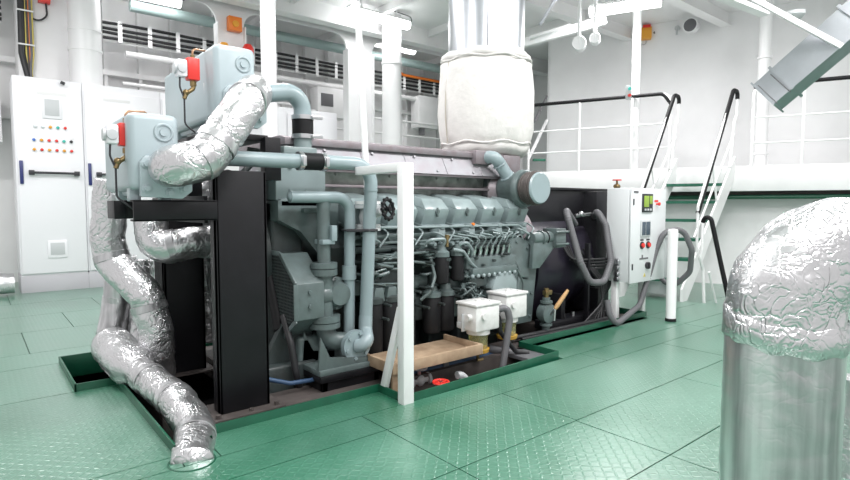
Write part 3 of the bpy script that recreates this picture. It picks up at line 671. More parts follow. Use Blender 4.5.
# injection pump
ip = ep('injection_pump', B().box(2.93, 3.50, 3.12, 3.34, .58, .74, .012).box(2.96, 3.47, 3.08, 3.2, .60, .66, .01).box(2.98, 3.45, 3.15, 3.3, .50, .6, .01), 'eng')
for k in range(8):
    b = B(); x = 2.98+k*.066; b.cyl((x, 3.17, .74), (x, 3.15, .80), .017, n=10).cyl((x, 3.15, .80), (x, 3.145, .825), .011, n=8)
    ep('delivery_valve', b, M['steel'], ip)
for k in range(9): x = 2.96+k*.06; ep('pump_bolt', B().ball((x, 3.085, .60), .017), 'englt', ip)
b = B()
for k in range(8):
    x = 2.98+k*.066; tx = 2.72+k*.118 if k < 4 else 3.22+(k-4)*.09
    b.tube([(x, 3.145, .82), (x+.01, 3.10, .86+.008*k), ((x+tx)/2+.05, 3.08, .90+.004*k), (tx, 3.12, .93)], .006, R=.04, n=8)
ep('injection_line', b, M['englt'], ip)
ip.location.y -= .05
# governor / mechanical clutter under pump, seeded small shapes
rnd = random.Random(3); b = B()
for k in range(46):
    x = 2.90+rnd.random()*.52; z = .30+rnd.random()*.26; y = 3.10+rnd.random()*.14; r = .012+rnd.random()*.022
    if k % 3 == 0: b.box(x-r, x+r*1.6, y-.02, y+.1, z-r, z+r, .004)
    elif k % 3 == 1: b.cyl((x, y-.03, z), (x, y+.1, z), r, n=10)
    else: b.bolt((x, y-.03, z), (0, -1, 0), r*.7, .02)
ep('governor', b.box(2.88, 3.42, 3.2, 3.44, .26, .58, .02), 'eng')
b = B()
for k in range(16):
    x = 2.88+rnd.random()*.2; z = .32+rnd.random()*.28; b.tube([(x, 3.12, z), (x+rnd.uniform(-.05, .05), 3.06, z+.02), (x+rnd.uniform(.02, .16), 3.06, z+rnd.uniform(-.1, .1)), (x+rnd.uniform(.05, .2), 3.14, z+rnd.uniform(-.12, .1))], .008, R=.03, n=8)
ep('control_linkage', b, 'eng')
b = B()
for k in range(26):
    x = 2.0+rnd.random()*.75; z = .6+rnd.random()*.24; L = rnd.uniform(.06, .26); b.tube([(x, 3.18, z), (x, 3.12, z), (x+L, 3.12, z+rnd.uniform(-.05, .05)), (x+L, 3.2, z+rnd.uniform(-.08, .04))], rnd.uniform(.006, .012), R=.025, n=8)
ep('small_pipes', b, 'eng')
for k in range(40):
    x = 2.0+rnd.random()*1.7; z = .3+rnd.random()*.6; ep('stud_bolt', B().bolt((x, 3.20, z), (0, -1, 0), .011, .16), 'engd')
for k in range(7):
    x = 2.02+k*.235; ep('inspection_cover', B().box(x, x+.19, 3.24, 3.30, .52, .62, .008), 'eng')
for k in range(5):
    x = 2.55+k*.09; ep('union_nut', B().cyl((x, 3.10, .86), (x, 3.16, .86), .016, n=6), 'englt')
ep('wiring_conduit', B().tube([(1.95, 3.14, 1.0), (2.4, 3.12, .99), (3.0, 3.13, .985), (3.6, 3.13, .98), (3.72, 3.12, .9)], .009, R=.1, n=8), 'englt')
ep('oil_pipe', B().tube([(3.5, 3.12, .72), (3.56, 3.08, .6), (3.5, 3.06, .4), (3.3, 3.04, .3), (3.0, 3.05, .27)], .014, R=.12, n=8), 'eng')
ep('oil_pipe', B().tube([(2.5, 3.1, .46), (2.56, 3.06, .52), (2.62, 3.08, .62), (2.62, 3.14, .78)], .012, R=.05, n=8), 'eng')
# gear case, starter
b = B(); b.prism([(3.42, .12), (3.42, .55), (3.50, .86), (3.62, .88), (3.78, .82), (3.86, .62), (3.80, .12)], 'y', 3.14, 3.5, .012)
for p in ((3.47, .84), (3.6, .86), (3.74, .80), (3.82, .63), (3.8, .4), (3.78, .2)): b.bolt((p[0]-.02, 3.14, p[1]-.02), (0, -1, 0), .013, .012)
ep('gear_case', b, 'eng')
b = B(); b.lathe((3.33, 3.20, .47), (0, -1, 0), [(0, .155), (.14, .155), (.165, .14), (.175, .10), (.18, .01)], n=32).cyl((3.30, 3.2, .47), (3.52, 3.2, .47), .13, n=28)
ep('starter_motor', b, 'englt')
ep('clamp_band', B().torus((3.40, 3.2, .47), (1, 0, 0), .133, .008).tube([(3.5, 3.06, .62), (3.58, 3.06, .5), (3.57, 3.06, .34), (3.48, 3.05, .28), (3.1, 3.05, .25)], .009, R=.08, n=8), 'eng')
# right side bracket towards generator
b = B(); b.prism([(3.72, .60), (3.82, .60), (4.06, .80), (4.06, .84), (3.74, .84)], 'y', 3.08, 3.12, .003).cyl((3.74, 3.12, .86), (4.0, 3.12, .86), .055, n=20).cyl((3.86, 3.12, .86), (3.88, 3.12, .86), .066, n=20)
b.box(4.0, 4.14, 3.04, 3.2, .77, .94, .008)
for z in (.8, .91): b.cyl((3.98, 3.03, z), (4.16, 3.03, z), .01, n=8)
ep('coolant_elbow', b, 'eng')
ep('band_clamp', B().torus((3.93, 3.12, .86), (1, 0, 0), .057, .006), 'blackm')
ep('flywheel_housing', B().lathe((3.80, 3.85, .55), (1, 0, 0), [(0, .5), (.06, .53), (.22, .53), (.26, .5)], n=40), 'engd')
# turbo air filter
c = P(541, 188, Y=3.0)
af = ep('air_cleaner', B().lathe((c.x, 3.0, c.z), (0, 1, 0), [(0, .02), (0, .125), (.012, .135), (.02, .135)], n=36), 'pipe')
b = B()
for k in range(7): b.torus((c.x, 3.03+k*.016, c.z), (0, 1, 0), .135+.005*math.sin(k), .009, 36, 6)
b.cyl((c.x, 3.02, c.z), (c.x, 3.16, c.z), .13, n=30); ep('filter_mesh', b, 'brownst', af)
ep('cleaner_housing', B().lathe((c.x, 3.15, c.z), (0, 1, 0), [(0, .15), (.02, .165), (.05, .165), (.06, .15), (.22, .14), (.3, .10)], n=36), 'eng', af)
b = B().tube([(c.x-.12, 3.35, c.z-.02), (c.x-.2, 3.3, c.z-.14), (c.x-.24, 3.3, c.z-.16)], .07, R=.1, n=16)
ep('turbocharger', B().lathe((c.x-.02, 3.4, c.z-.02), (0, 1, 0), [(0, .1), (.05, .16), (.18, .16), (.24, .1)], n=28).cyl((c.x-.05, 3.55, c.z), (c.x-.2, 3.7, c.z), .1), 'shroud')
a = P(494, 156, Y=3.34); e = P(512, 184, Y=3.3)
b = B().tube([a+V((-.02, .16, -.02)), a, a+V((.08, 0, -.07)), e, e+V((.02, 0, -.2))], .055, R=.08, n=18)
d_ = (e-a).normalized(); b.torus(a.lerp(e, .72), d_, .057, .01).torus(a.lerp(e, .3), d_, .056, .006)
ep('breather_pipe', b, 'pipe')
ep('heat_wrap', B().prism([(3.0, 0), (3.3, 0), (3.3, .1)], 'x', 0, .01).b and B().box(3.55, 3.9, 3.45, 3.6, 1.0, 1.4, .02), 'engd')
# left front end: cooler block, hopper, gear casing
# upper block at pixels (297-335, 140-230)
b = B(); b.box(1.50, 1.86, 3.33, 3.62, 1.18, 1.47, .01).box(1.56, 1.80, 3.33, 3.6, 1.47, 1.53, .01).box(1.52, 1.84, 3.30, 3.36, 1.14, 1.19, .006)
for p in ((1.60, 1.24), (1.72, 1.24), (1.6, 1.40), (1.74, 1.40)): b.bolt((p[0], 3.33, p[1]), (0, -1, 0), .014, .014)
ep('thermostat_housing', b, 'englt')
b = B(); b.prism([(1.50, 1.18), (1.50, 1.05), (1.66, .98), (1.86, .72), (1.94, .84), (1.94, 1.18)], 'y', 3.30, 3.6, .006).box(1.66, 1.82, 3.26, 3.32, 1.10, 1.13)
ep('coolant_tank', b, 'eng')
ep('hose_stub', B().cyl((1.73, 3.4, 1.50), (1.73, 3.4, 1.62), .06, n=22), 'englt')
b = B(); b.lathe((1.50, 3.8, .78), (-1, 0, 0), [(0, .40), (.05, .40), (.06, .37), (.1, .36), (.1, .01)], n=40)
for k in range(20): q = 2*PI*k/20; b.bolt((1.45, 3.8+.385*math.cos(q), .78+.385*math.sin(q)), (-1, 0, 0), .014, .012)
b.box(1.5, 1.72, 3.4, 4.25, .1, 1.18, .02); b.lathe((1.4, 3.8, .72), (-1, 0, 0), [(0, .2), (.05, .2), (.06, .12), (.1, .1), (.1, .01)], n=30)
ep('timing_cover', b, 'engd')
b = B()
for y, z in ((3.55, 1.12), (3.62, 1.28), (3.75, 1.35)): b.cyl((1.35, y, z), (1.55, y, z), .035).ball((1.35, y, z), .04)
b.tube([(1.3, 3.5, 1.0), (1.3, 3.5, 1.3), (1.45, 3.6, 1.42)], .02, R=.05).tube([(1.36, 3.4, 1.44), (1.45, 3.38, 1.47), (1.6, 3.38, 1.46)], .012, R=.03).tube([(1.34, 3.38, 1.5), (1.42, 3.36, 1.49), (1.58, 3.4, 1.5)], .012, R=.03)
b.box(1.33, 1.47, 3.42, 3.6, .95, 1.35, .02)
ep('front_fittings', b, 'engd')
# belt guard with perforated side
gx0, gx1 = 1.50, 1.70
gy = [(3.56, .84), (3.30, .84), (3.08, .665), (3.08, .44), (3.48, .15), (3.56, .15)]
b = B().prism(gy, 'x', gx0+.012, gx1, .004)
def rim(b, k):
    c = (3.38, .52)
    for i in range(len(gy)):
        p, q = gy[i], gy[(i+1) % len(gy)]; b.bar((gx0+.006, *p), (gx0+.006, *q), .012, .03)
rim(b, 1)
for z in (.61, .52): b.cyl((1.60, 3.08, z), (1.60, 3.066, z), .013, n=10)
bg = ep('belt_guard', b, 'eng')
def inside(y, z):
    return y < 3.545 and z < .83 and z > .16 and y > 3.10 and (z < .665+(y-3.08)*.795-.02) and (z > .44-(y-3.08)*.725+.02)
b = B()
for k in range(34):
    z = .165+k*.0205; ys = [y for y in [3.09+i*.005 for i in range(93)] if inside(y, z)]
    if len(ys) > 2: b.box(gx0+.002, gx0+.006, ys[0], ys[-1], z, z+.008, 0)
for k in range(23):
    y = 3.10+k*.0205; zs = [z for z in [.16+i*.005 for i in range(136)] if inside(y, z)]
    if len(zs) > 2: b.box(gx0+.0025, gx0+.0065, y, y+.008, zs[0], zs[-1], 0)
ep('guard_mesh', b, 'engd', bg)
b = B().prism([(3.54, .82), (3.31, .82), (3.10, .66), (3.10, .455), (3.47, .175), (3.54, .175)], 'x', gx0+.008, gx0+.0125); ep('guard_shade_sheet', b, 'ink', bg)  # dark sheet behind the mesh, stands in for the shaded inside
ep('drive_belt', B().tube([(1.5, 3.3, .35), (1.5, 3.5, .8)], .04), 'blackm', bg)
# water pump & valve below pipe B
b = B(); b.box(1.58, 1.86, 3.2, 3.35, .0, .30, .02).lathe((1.83, 3.22, .57), (0, -1, 0), [(0, .11), (.06, .11), (.07, .09), (.13, .07), (.13, .01)], n=28)
b.cyl((1.74, 3.15, .40), (1.74, 3.15, .44), .1, n=24).cyl((1.74, 3.15, .70), (1.74, 3.15, .74), .085, n=24).cyl((1.74, 3.15, .44), (1.74, 3.15, .70), .055, n=20)
b.cyl((1.74, 3.15, .36), (1.74, 3.15, .395), .1, n=24).cyl((1.74, 3.15, .745), (1.74, 3.15, .78), .085, n=24).cyl((1.74, 3.15, .78), (1.74, 3.15, 1.18), .042, n=20)
b.tube([(1.74, 3.15, .36), (1.76, 3.13, .27), (1.9, 3.1, .25)], .06, R=.08, n=18).ball((1.74, 3.15, .57), .07)
for k in range(8): q = 2*PI*k/8; b.bolt((1.83+.095*math.cos(q), 3.16, .57+.095*math.sin(q)), (0, -1, 0), .011, .012)
ep('water_pump', b, 'eng')
ep('sensor', B().box(1.76, 1.80, 3.08, 3.12, .92, 1.02).box(1.70, 1.79, 3.09, 3.2, .9, .93), 'pipe')
ep('drain_hose', B().tube([(1.5, 3.25, .45), (1.5, 3.15, .3), (1.52, 3.12, .1), (1.6, 3.2, -.1)], .022, R=.1), 'hoseb')
ep('front_bracket', B().box(1.35, 1.7, 3.18, 3.4, -.05, .15, .02).prism([(1.36, .15), (1.7, .15), (1.7, .45), (1.5, .4)], 'y', 3.25, 3.3), 'engd')
ep('blue_hose', B().tube([(1.3, 3.1, .12), (1.45, 3.06, .07), (1.62, 3.06, .06), (1.75, 3.15, .1)], .014, R=.08), 'bluehose')
# engine foot pedestal
b = B(); b.prism([(1.60, .12), (2.02, .12), (2.0, .16), (1.68, .20), (1.62, .34)], 'y', 2.98, 3.0, .003).prism([(1.60, .12), (2.02, .12), (2.0, .16), (1.68, .20), (1.62, .34)], 'y', 3.2, 3.22, .003)
b.box(1.60, 2.04, 2.96, 3.3, .10, .135, .004).bolt((1.84, 3.02, .135), (0, 0, 1), .022, .03).bolt((1.95, 3.05, .135), (0, 0, 1), .022, .03)
ep('engine_foot', b, 'eng')
ep('pedestal', B().box(1.62, 2.04, 2.97, 3.0, -.05, .10).box(1.62, 1.66, 2.97, 3.25, -.16, .10).box(2.0, 2.04, 2.97, 3.25, -.16, .10).box(1.60, 2.05, 2.95, 3.3, .06, .10), 'black')
# exhaust lagging visible between
# ================================================================== PIPES in front
YA = 3.04
t = thing('coolant_pipe', 'long grey-green coolant pipe from the black column with a bend down to a round flange', 'pipe', (1.97, YA, .2))
a = P(218, 160, Y=YA); c = P(372, 161, Y=YA); e = P(359, 343, Y=YA)
c = V((2.04, YA, 1.415)); a.z = 1.405
obj('pipe', B().tube([a, V((1.46, YA, 1.41)), V((1.70, YA, 1.415)), c, V((1.985, YA, .40))], .043, R=[.01, .01, .13], n=22, seg=12), 'pipe', t)
obj('rubber_sleeve', B().cyl((1.535, YA, 1.412), (1.67, YA, 1.413), .052, n=22), 'blackm', t)
for x in (1.525, 1.678): obj('hose_clamp', B().cyl((x-.014, YA, 1.412), (x+.014, YA, 1.412), .056, n=22).box(x-.012, x+.012, YA-.07, YA-.05, 1.38, 1.44), 'steel', t)
obj('joint', B().cyl((2.03, YA, 1.24), (2.03, YA, 1.25), .047, n=22), 'pipe', t)
f = obj('flange', B().lathe((1.885, 2.985, .245), (0, 1, 0), [(0, .02), (0, .10), (.02, .10), (.02, .01)], n=32), 'pipe', t)
obj('flange', B().lathe((1.885, 3.007, .245), (0, 1, 0), [(0, .02), (0, .10), (.02, .10), (.02, .01)], n=32), 'pipe', t)
for k in range(6): q = 2*PI*k/6+.3; obj('flange_bolt', B().bolt((1.885+.08*math.cos(q), 2.985, .245+.08*math.sin(q)), (0, -1, 0), .012, .014), 'pipe', f)
obj('elbow', B().tube([(1.985, YA, .42), (1.975, YA-.01, .33), (1.925, 2.92, .25), (1.885, 2.99, .245)], .045, R=[.06, .05], n=18), 'pipe', t)
YB = 3.13
t = thing('coolant_pipe', 'thinner grey-green coolant pipe with a round bend below the long one', 'pipe', (1.93, YB, .35))
obj('pipe', B().tube([(1.50, YB, 1.20), (1.925, YB, 1.20), (1.91, YB, .18)], .037, R=.1, n=20, seg=10).ball((1.52, YB, 1.2), .037), 'pipe', t)
obj('collar', B().cyl((1.915, YB, .66), (1.915, YB, .75), .047, n=20), 'pipe', t)
tag(obj('pipe_clamp', B().torus((1.92, YB, .985), (0, 0, 1), .045, .007).torus((2.018, YA, .985), (0, 0, 1), .05, .007).bar((1.87, YB-.045, .985), (2.03, YA-.05, .985), .014, .02), 'ink'), 'black clamp tying the two vertical grey-green pipes together', 'clamp')
# pipe from tank 2 down to engine
t = thing('overflow_pipe', 'grey-green pipe from the raised tank bending down through a black rubber sleeve', 'pipe', (1.73, 3.4, 1.5))
a = P(262, 92, Y=3.4)
obj('pipe', B().tube([a+V((-.05, 0, -.02)), V((1.73, 3.4, 1.905)), V((1.73, 3.4, 1.52))], .058, R=.11, n=22, seg=12), 'pipe', t)
obj('rubber_sleeve', B().cyl((1.73, 3.4, 1.60), (1.73, 3.4, 1.735), .07, n=24), 'blackm', t)
for z in (1.605, 1.73): obj('hose_clamp', B().cyl((1.73, 3.4, z-.014), (1.73, 3.4, z+.014), .075, n=24).box(1.76, 1.84, 3.32, 3.34, z-.012, z+.012), 'steel', t)
# white vent pipe and valve
xv, yv = 2.06, 3.12
t = thing('vent_pipe', 'thin white pipe dropping from the ceiling with a curved top to the valve', 'pipe', (xv, yv, 1.2))
tp = P(357, 30, D=3.7)
obj('pipe', B().tube([P(325, -14, D=4.1), P(357, 0, D=3.75), (xv, yv, 1.17)], .022, R=.22, n=16), 'white', t)
obj('flange', B().cyl((xv, yv, 1.155), (xv, yv, 1.175), .085, n=26), 'white', t)
t = thing('gate_valve', 'pale grey gate valve with a black handwheel on the white pipe', 'valve', (xv, yv, 1.05))
obj('body', B().lathe((xv, yv, 1.0), (0, 0, 1), [(0, .085), (.02, .085), (.022, .05), (.07, .06), (.12, .05), (.128, .085), (.15, .085)], n=26).cyl((xv, yv, 1.07), (xv+.04, yv-.1, 1.07+.04), .03), 'greyp', t)
wc = P(388, 209, Y=2.98); wd = V((.35, -.94, .1)).normalized()
w = obj('handwheel', B().torus(wc, wd, .062, .011, 30, 8), 'blackm', t, 'black handwheel')
b = B(); _, wa, wu = basis(wd)
for k in range(4): q = PI/4+k*PI/2; e_ = wa*math.cos(q)+wu*math.sin(q); b.bar(wc, wc+e_*.062, .012, .01)
for k in range(12): q = k*PI/6; e_ = wa*math.cos(q)+wu*math.sin(q); b.ball(wc+e_*.07, .012)
b.cyl(wc+wd*.02, wc-wd*.02, .018, n=12); obj('spokes', b, 'blackm', w)
obj('stem', B().cyl(wc, (xv+.03, yv-.08, 1.09), .012, n=10), 'steel', t)
t = thing('vent_pipe', 'short white pipe continuing below the valve beside the engine', 'pipe', (xv, yv, .6))
obj('pipe', B().cyl((xv, yv, .55), (xv, yv, 1.0), .024, n=16), 'white', t); obj('flange', B().cyl((xv, yv, .978), (xv, yv, .998), .085, n=26), 'white', t)

# white gantry frame
t = thing('support_frame', 'white welded steel frame with upright and brace standing at the pit edge', 'frame', (1.955, 2.53, 0))
obj('post', B().box(1.875, 1.95, 2.48, 2.54, -.04, 1.39, .004), 'white', t)
obj('beam', B().bar((1.912, 2.5, 1.365), (1.92, 3.0, 1.365), .07, .05), 'white', t)
obj('brace', B().bar((1.91, 2.55, .55), (1.91, 2.74, -.01), .05, .03), 'white', t)
obj('foot_plate', B().box(1.87, 1.99, 2.50, 2.70, -.05, -.04, .002), 'green', t)

# plywood drip tray
t = thing('wooden_tray', 'plywood tray with raised edges in the pit beneath the oil filters', 'tray', (2.4, 2.9, .1))
obj('board', B().box(1.98, 2.72, 2.72, 3.1, .12, .135, .001), 'wood', t)
obj('edge_strip', B().box(1.98, 2.72, 2.70, 2.72, .105, .175, .001), 'wood', t); obj('edge_strip', B().box(2.72, 2.74, 2.70, 3.1, .105, .175, .001), 'wood', t); obj('edge_strip', B().box(1.96, 1.98, 2.70, 3.1, .105, .175, .001), 'wood', t)
obj('leg', B().box(1.97, 2.03, 2.72, 2.74, -.16, .11, .001), 'wood', t); obj('leg', B().box(2.55, 2.6, 2.9, 2.92, -.55, .12, .001), 'hose', t)

# strainers (white square filters with glass bowls)
def strainer(x, y, z, s, label):
    t = thing('fuel_separator', label, 'filter', (x, y, z-.3), 'white fuel separators')
    obj('housing', B().box(x-s*.5, x+s*.5, y-s*.42, y+s*.42, z-.18, z, .012), 'strain', t)
    obj('lid', B().box(x-s*.53, x+s*.53, y-s*.45, y+s*.45, z, z+.022, .008).cyl((x, y, z+.02), (x, y, z+.035), .02, n=12).cyl((x+.07, y-.05, z+.02), (x+.07, y-.05, z+.03), .01, n=8).cyl((x-.07, y-.05, z+.02), (x-.07, y-.05, z+.03), .01, n=8), 'strain', t)
    obj('port', B().cyl((x-s*.5, y-.04, z-.08), (x-s*.5-.035, y-.04, z-.08), .025, n=14), 'strain', t); obj('port', B().cyl((x-s*.2, y-s*.42, z-.07), (x-s*.2, y-s*.42-.02, z-.07), .024, n=14), 'strain', t)
    obj('bowl_ring', B().cyl((x, y, z-.215), (x, y, z-.18), s*.36, n=26), 'strain', t)
    obj('bowl', B().lathe((x, y, z-.335), (0, 0, 1), [(0, s*.20), (.0, s*.28), (.12, s*.3)], n=26), 'bowl', t, 'clear yellowish bowl')
    obj('fuel', B().lathe((x, y, z-.333), (0, 0, 1), [(0, s*.25), (.04, s*.26)], n=20), 'fuel', t)
    obj('base', B().lathe((x, y, z-.37), (0, 0, 1), [(0, s*.15), (.02, s*.33), (.045, s*.35), (.045, s*.1)], n=26), 'fuel', t)
    obj('drain_cock', B().cyl((x, y, z-.42), (x, y, z-.36), .012, n=10).cyl((x-.02, y-.01, z-.41), (x+.03, y-.02, z-.41), .012, n=8), 'brass', t)
    return t
s1 = strainer(2.83, 2.84, .43, .24, 'white square fuel separator nearest the wooden tray')
s2 = strainer(3.23, 2.92, .455, .24, 'white square fuel separator right of the other, farther from the wooden tray')
tag(obj('mounting_bracket', B().box(2.69, 2.735, 2.86, 2.872, .24, .37, .002).box(2.70, 2.71, 2.872, 2.93, .26, .30, .002), 'greyp'), 'bent light metal bracket left of the first fuel separator', 'bracket')
tag(obj('steel_hose', B().tube([(2.98, 2.80, .37), (3.05, 2.76, .40), (3.07, 2.75, .30), (3.03, 2.75, .1), (2.98, 2.74, -.08), (2.9, 2.78, -.2)], .026, R=.05, n=14), 'hose'), 'grey hose looping down between the two fuel separators', 'hose')
tag(obj('steel_hose', B().tube([(2.98, 2.86, .33), (3.03, 2.82, .34), (3.04, 2.82, .2), (3.2, 2.8, .02), (3.3, 2.76, .0)], .018, R=.05, n=12), 'hoseb'), 'black hose curving under the right fuel separator', 'hose')
# valves in pit
def small_valve(x, y, z, m, label, wm):
    t = thing('bilge_valve', label, 'valve', (x, y, z-.05))
    obj('body', B().ball((x, y, z), .042).cyl((x-.08, y, z), (x+.08, y, z), .026, n=14).cyl((x-.085, y, z), (x-.065, y, z), .042, n=14).cyl((x+.065, y, z), (x+.085, y, z), .042, n=14), m, t)
    obj('stem', B().cyl((x, y, z), (x, y, z+.09), .012, n=8), 'steel', t)
    w = obj('handwheel', B().torus((x, y, z+.085), (0, 0, 1), .05, .008, 22, 6), wm, t)
    b = B(); 
    for k in range(3): q = k*PI/3; b.bar((x-.05*math.cos(q), y-.05*math.sin(q), z+.085), (x+.05*math.cos(q), y+.05*math.sin(q), z+.085), .01, .008)
    obj('spokes', b, wm, w)
v1 = P(421, 378, Z=-.02); small_valve(v1.x, v1.y+.02, -.04, 'greyp', 'grey bilge valve in the pit just right of the white frame', 'greyp')
v1 = P(443, 386, Z=.0); small_valve(v1.x, v1.y+.02, -.065, 'red', 'small valve with a red handwheel low in the pit', 'red')
v1 = P(447, 372, Z=-.02); small_valve(v1.x, v1.y+.1, -.03, 'greyp', 'grey valve in the pit right of the red handwheel', 'greyp')
for k, (pts, r, m, lb) in enumerate((
    ([(2.0, 2.72, -.1), (2.9, 2.72, -.12), (3.36, 2.85, -.12)], .03, 'greyp', 'pale pipe running low in the pit below the wooden tray'),
    ([(2.54, 2.75, -.02), (2.62, 2.75, -.02), (2.64, 2.75, -.2), (2.64, 2.9, -.4)], .026, 'greyp', 'bent pale pipe dropping from the grey valve in the pit'),
    ([(2.2, 2.95, -.02), (2.8, 2.95, .0), (3.3, 2.98, -.03)], .045, 'bluehose', 'thick dark blue pipe lying in the pit behind the valves'),
    ([(3.05, 2.95, .04), (3.2, 2.9, .0), (3.34, 2.80, -.02)], .03, 'hose', 'grey pipe end poking up at the right corner of the pit'),
    ([(3.4, 3.05, .04), (4.2, 3.02, .04), (5.0, 3.06, .02)], .02, 'hoseb', 'black cable lying along the front edge of the generator'),
    ([(3.5, 3.0, .03), (4.3, 2.98, .025), (5.1, 3.0, .015)], .016, 'hoseb', 'thinner black cable along the pit edge before the generator'))):
    tag(obj('bilge_pipe', B().tube(pts, r, R=.1, n=12), m), lb, 'pipe')
tag(obj('bilge_plate', B().box(3.18, 3.38, 2.62, 2.92, -.03, .0, .003), 'hose'), 'small dark plate over the right corner of the pit', 'plate')
# hand pump with wooden handle
t = thing('hand_pump', 'small grey-green hand pump with a wooden lever handle beside the generator', 'pump', (3.88, 3.06, .05))
obj('body', B().lathe((3.88, 3.0, .20), (0, 1, 0), [(0, .05), (.01, .085), (.05, .09), (.09, .085), (.1, .05)], n=26).cyl((3.88, 3.05, .05), (3.88, 3.05, .34), .035).cyl((3.88, 3.05, .09), (3.88, 3.05, .11), .055).cyl((3.88, 3.05, .29), (3.88, 3.05, .31), .055), 'eng', t)
obj('brass_fitting', B().cyl((3.88, 3.05, .34), (3.88, 3.05, .42), .022, n=12).box(3.85, 3.94, 3.03, 3.07, .36, .40), 'brass', t)
hp0, hp1 = P(555, 309, Y=2.95), P(568, 290, Y=2.9)
obj('lever', B().cyl((3.88, 3.0, .20), hp0, .012, n=10).cyl(hp0, hp0+V((-.01, 0, -.10)), .01, n=10), 'steel', t)
dd = (hp1-hp0); obj('handle', B().lathe(hp0, dd, [(0, .014), (.03, .02), (dd.length*.8, .017), (dd.length, .012)], n=14), 'handlew', t, 'wooden handle')

# ================================================================== GENERATOR
t = thing('generator', 'black generator with square top casing joined to the right end of the engine', 'generator', (4.7, 3.9, 0))
obj('stator', B().lathe((4.06, 3.9, .55), (1, 0, 0), [(0, .5), (.02, .60), (.10, .62), (.62, .62), (.66, .58), (.72, .58), (1.1, .58), (1.14, .5)], n=56), 'drum', t)
obj('terminal_housing', B().box(4.0, 5.7, 3.46, 4.5, .9, 1.32, .008).box(3.98, 5.72, 3.43, 4.53, 1.30, 1.325, .004), 'gen', t)
obj('rear_housing', B().box(5.0, 5.26, 3.30, 4.5, -.0, 1.29, .01), 'gen', t)
obj('coupling_ring', B().lathe((3.98, 3.9, .55), (1, 0, 0), [(0, .5), (.01, .54), (.07, .54), (.08, .5)], n=48), 'gen', t)
obj('base_foot', B().box(4.1, 5.2, 3.18, 3.36, -.02, .06, .004).box(4.3, 4.36, 3.2, 3.5, .05, .3).box(4.9, 4.96, 3.2, 3.5, .05, .3), 'gen', t)
b = B()
for x in (4.4, 4.55, 4.8): b.bolt((x, 3.25, .06), (0, 0, 1), .02, .04)
obj('foot_bolts', b, 'steel', t)
obj('coupling_shell', B().lathe((3.75, 3.65, .78), (1, 0, 0), [(.0, .40), (.2, .42), (.2, .38)], n=40), 'shroud', t)
c = P(617, 182, Y=3.47); t = thing('brass_valve', 'small brass valve with a red wheel on top of the generator', 'valve', (c.x, 3.47, 1.325))
obj('body', B().cyl((c.x-.04, 3.47, 1.36), (c.x+.04, 3.47, 1.36), .022, n=12).ball((c.x, 3.47, 1.36), .032).cyl((c.x, 3.47, 1.325), (c.x, 3.47, 1.43), .012, n=10), 'brass', t)
obj('handwheel', B().lathe((c.x, 3.47, 1.425), (0, 0, 1), [(0, .01), (0, .05), (.012, .05), (.014, .01)], n=20), 'red', t)
# flexible conduits
def ribbed(name, pts, r, m, label, cat='hose'):
    b = B(); b.tube(pts, r, R=.12, n=16, seg=14, step=.008, rf=lambda L: 1+.035*math.sin(L*2*PI/.022)); return tag(obj(name, b, m), label, cat)
q = lambda u, v, Y: P(u, v, Y=Y)
ribbed('flexible_conduit', [q(575, 224, 3.36), q(566, 210, 3.2), q(568, 218, 3.15), q(580, 262, 3.02), q(590, 283, 2.98), q(604, 282, 2.98), q(611, 262, 3.0), q(606, 225, 3.1), q(597, 210, 3.2), q(594, 218, 3.36)], .032, 'hose', 'grey ribbed conduit looping in a U in front of the generator')
tag(obj('conduit_gland', B().cyl(q(575, 216, 3.33), q(590, 214, 3.33), .02).ball(q(581, 214, 3.3), .03), 'steel'), 'small metal gland between the two ends of the conduit loop', 'fitting')
ribbed('flexible_conduit', [P(607, 300, D=5.15), P(612, 328, D=5.1), P(640, 305, D=5.5), P(656, 250, D=5.6), P(664, 232, D=5.6), P(683, 228, D=5.6), P(692, 250, D=5.6), P(690, 272, D=5.7), P(676, 285, D=5.8), P(662, 282, D=5.9), P(657, 262, D=6.0)], .028, 'hose', 'long grey ribbed conduit looping to the right behind the white floor post')
# cables below the box
t = thing('cable_loom', 'black cables hanging below the control box beside the generator', 'cables', (4.8, 3.1, 0))
for k in range(7):
    obj('cable', B().tube([(4.50+.03*k, 3.26-.01*k, .62+.02*k), (4.62+.02*k, 3.14-.01*k, .56-.02*k), (4.72+.04*k, 3.06, .40), (4.74+.03*k, 3.04+.02*k, .2), (4.5+.06*k, 3.1, .0)], .011, R=.1, n=8), 'hoseb', t)
for k in range(4):
    obj('cable', B().tube([(4.42+.03*k, 3.28, .75), (4.44+.04*k, 3.2, .62-.03*k), (4.85, 3.04, .62-.03*k)], .011, R=.1, n=8), 'hoseb', t)
obj('frame', B().bar((4.62, 3.14, 0), (4.62, 3.14, .78), .05, .03), 'gen', t)

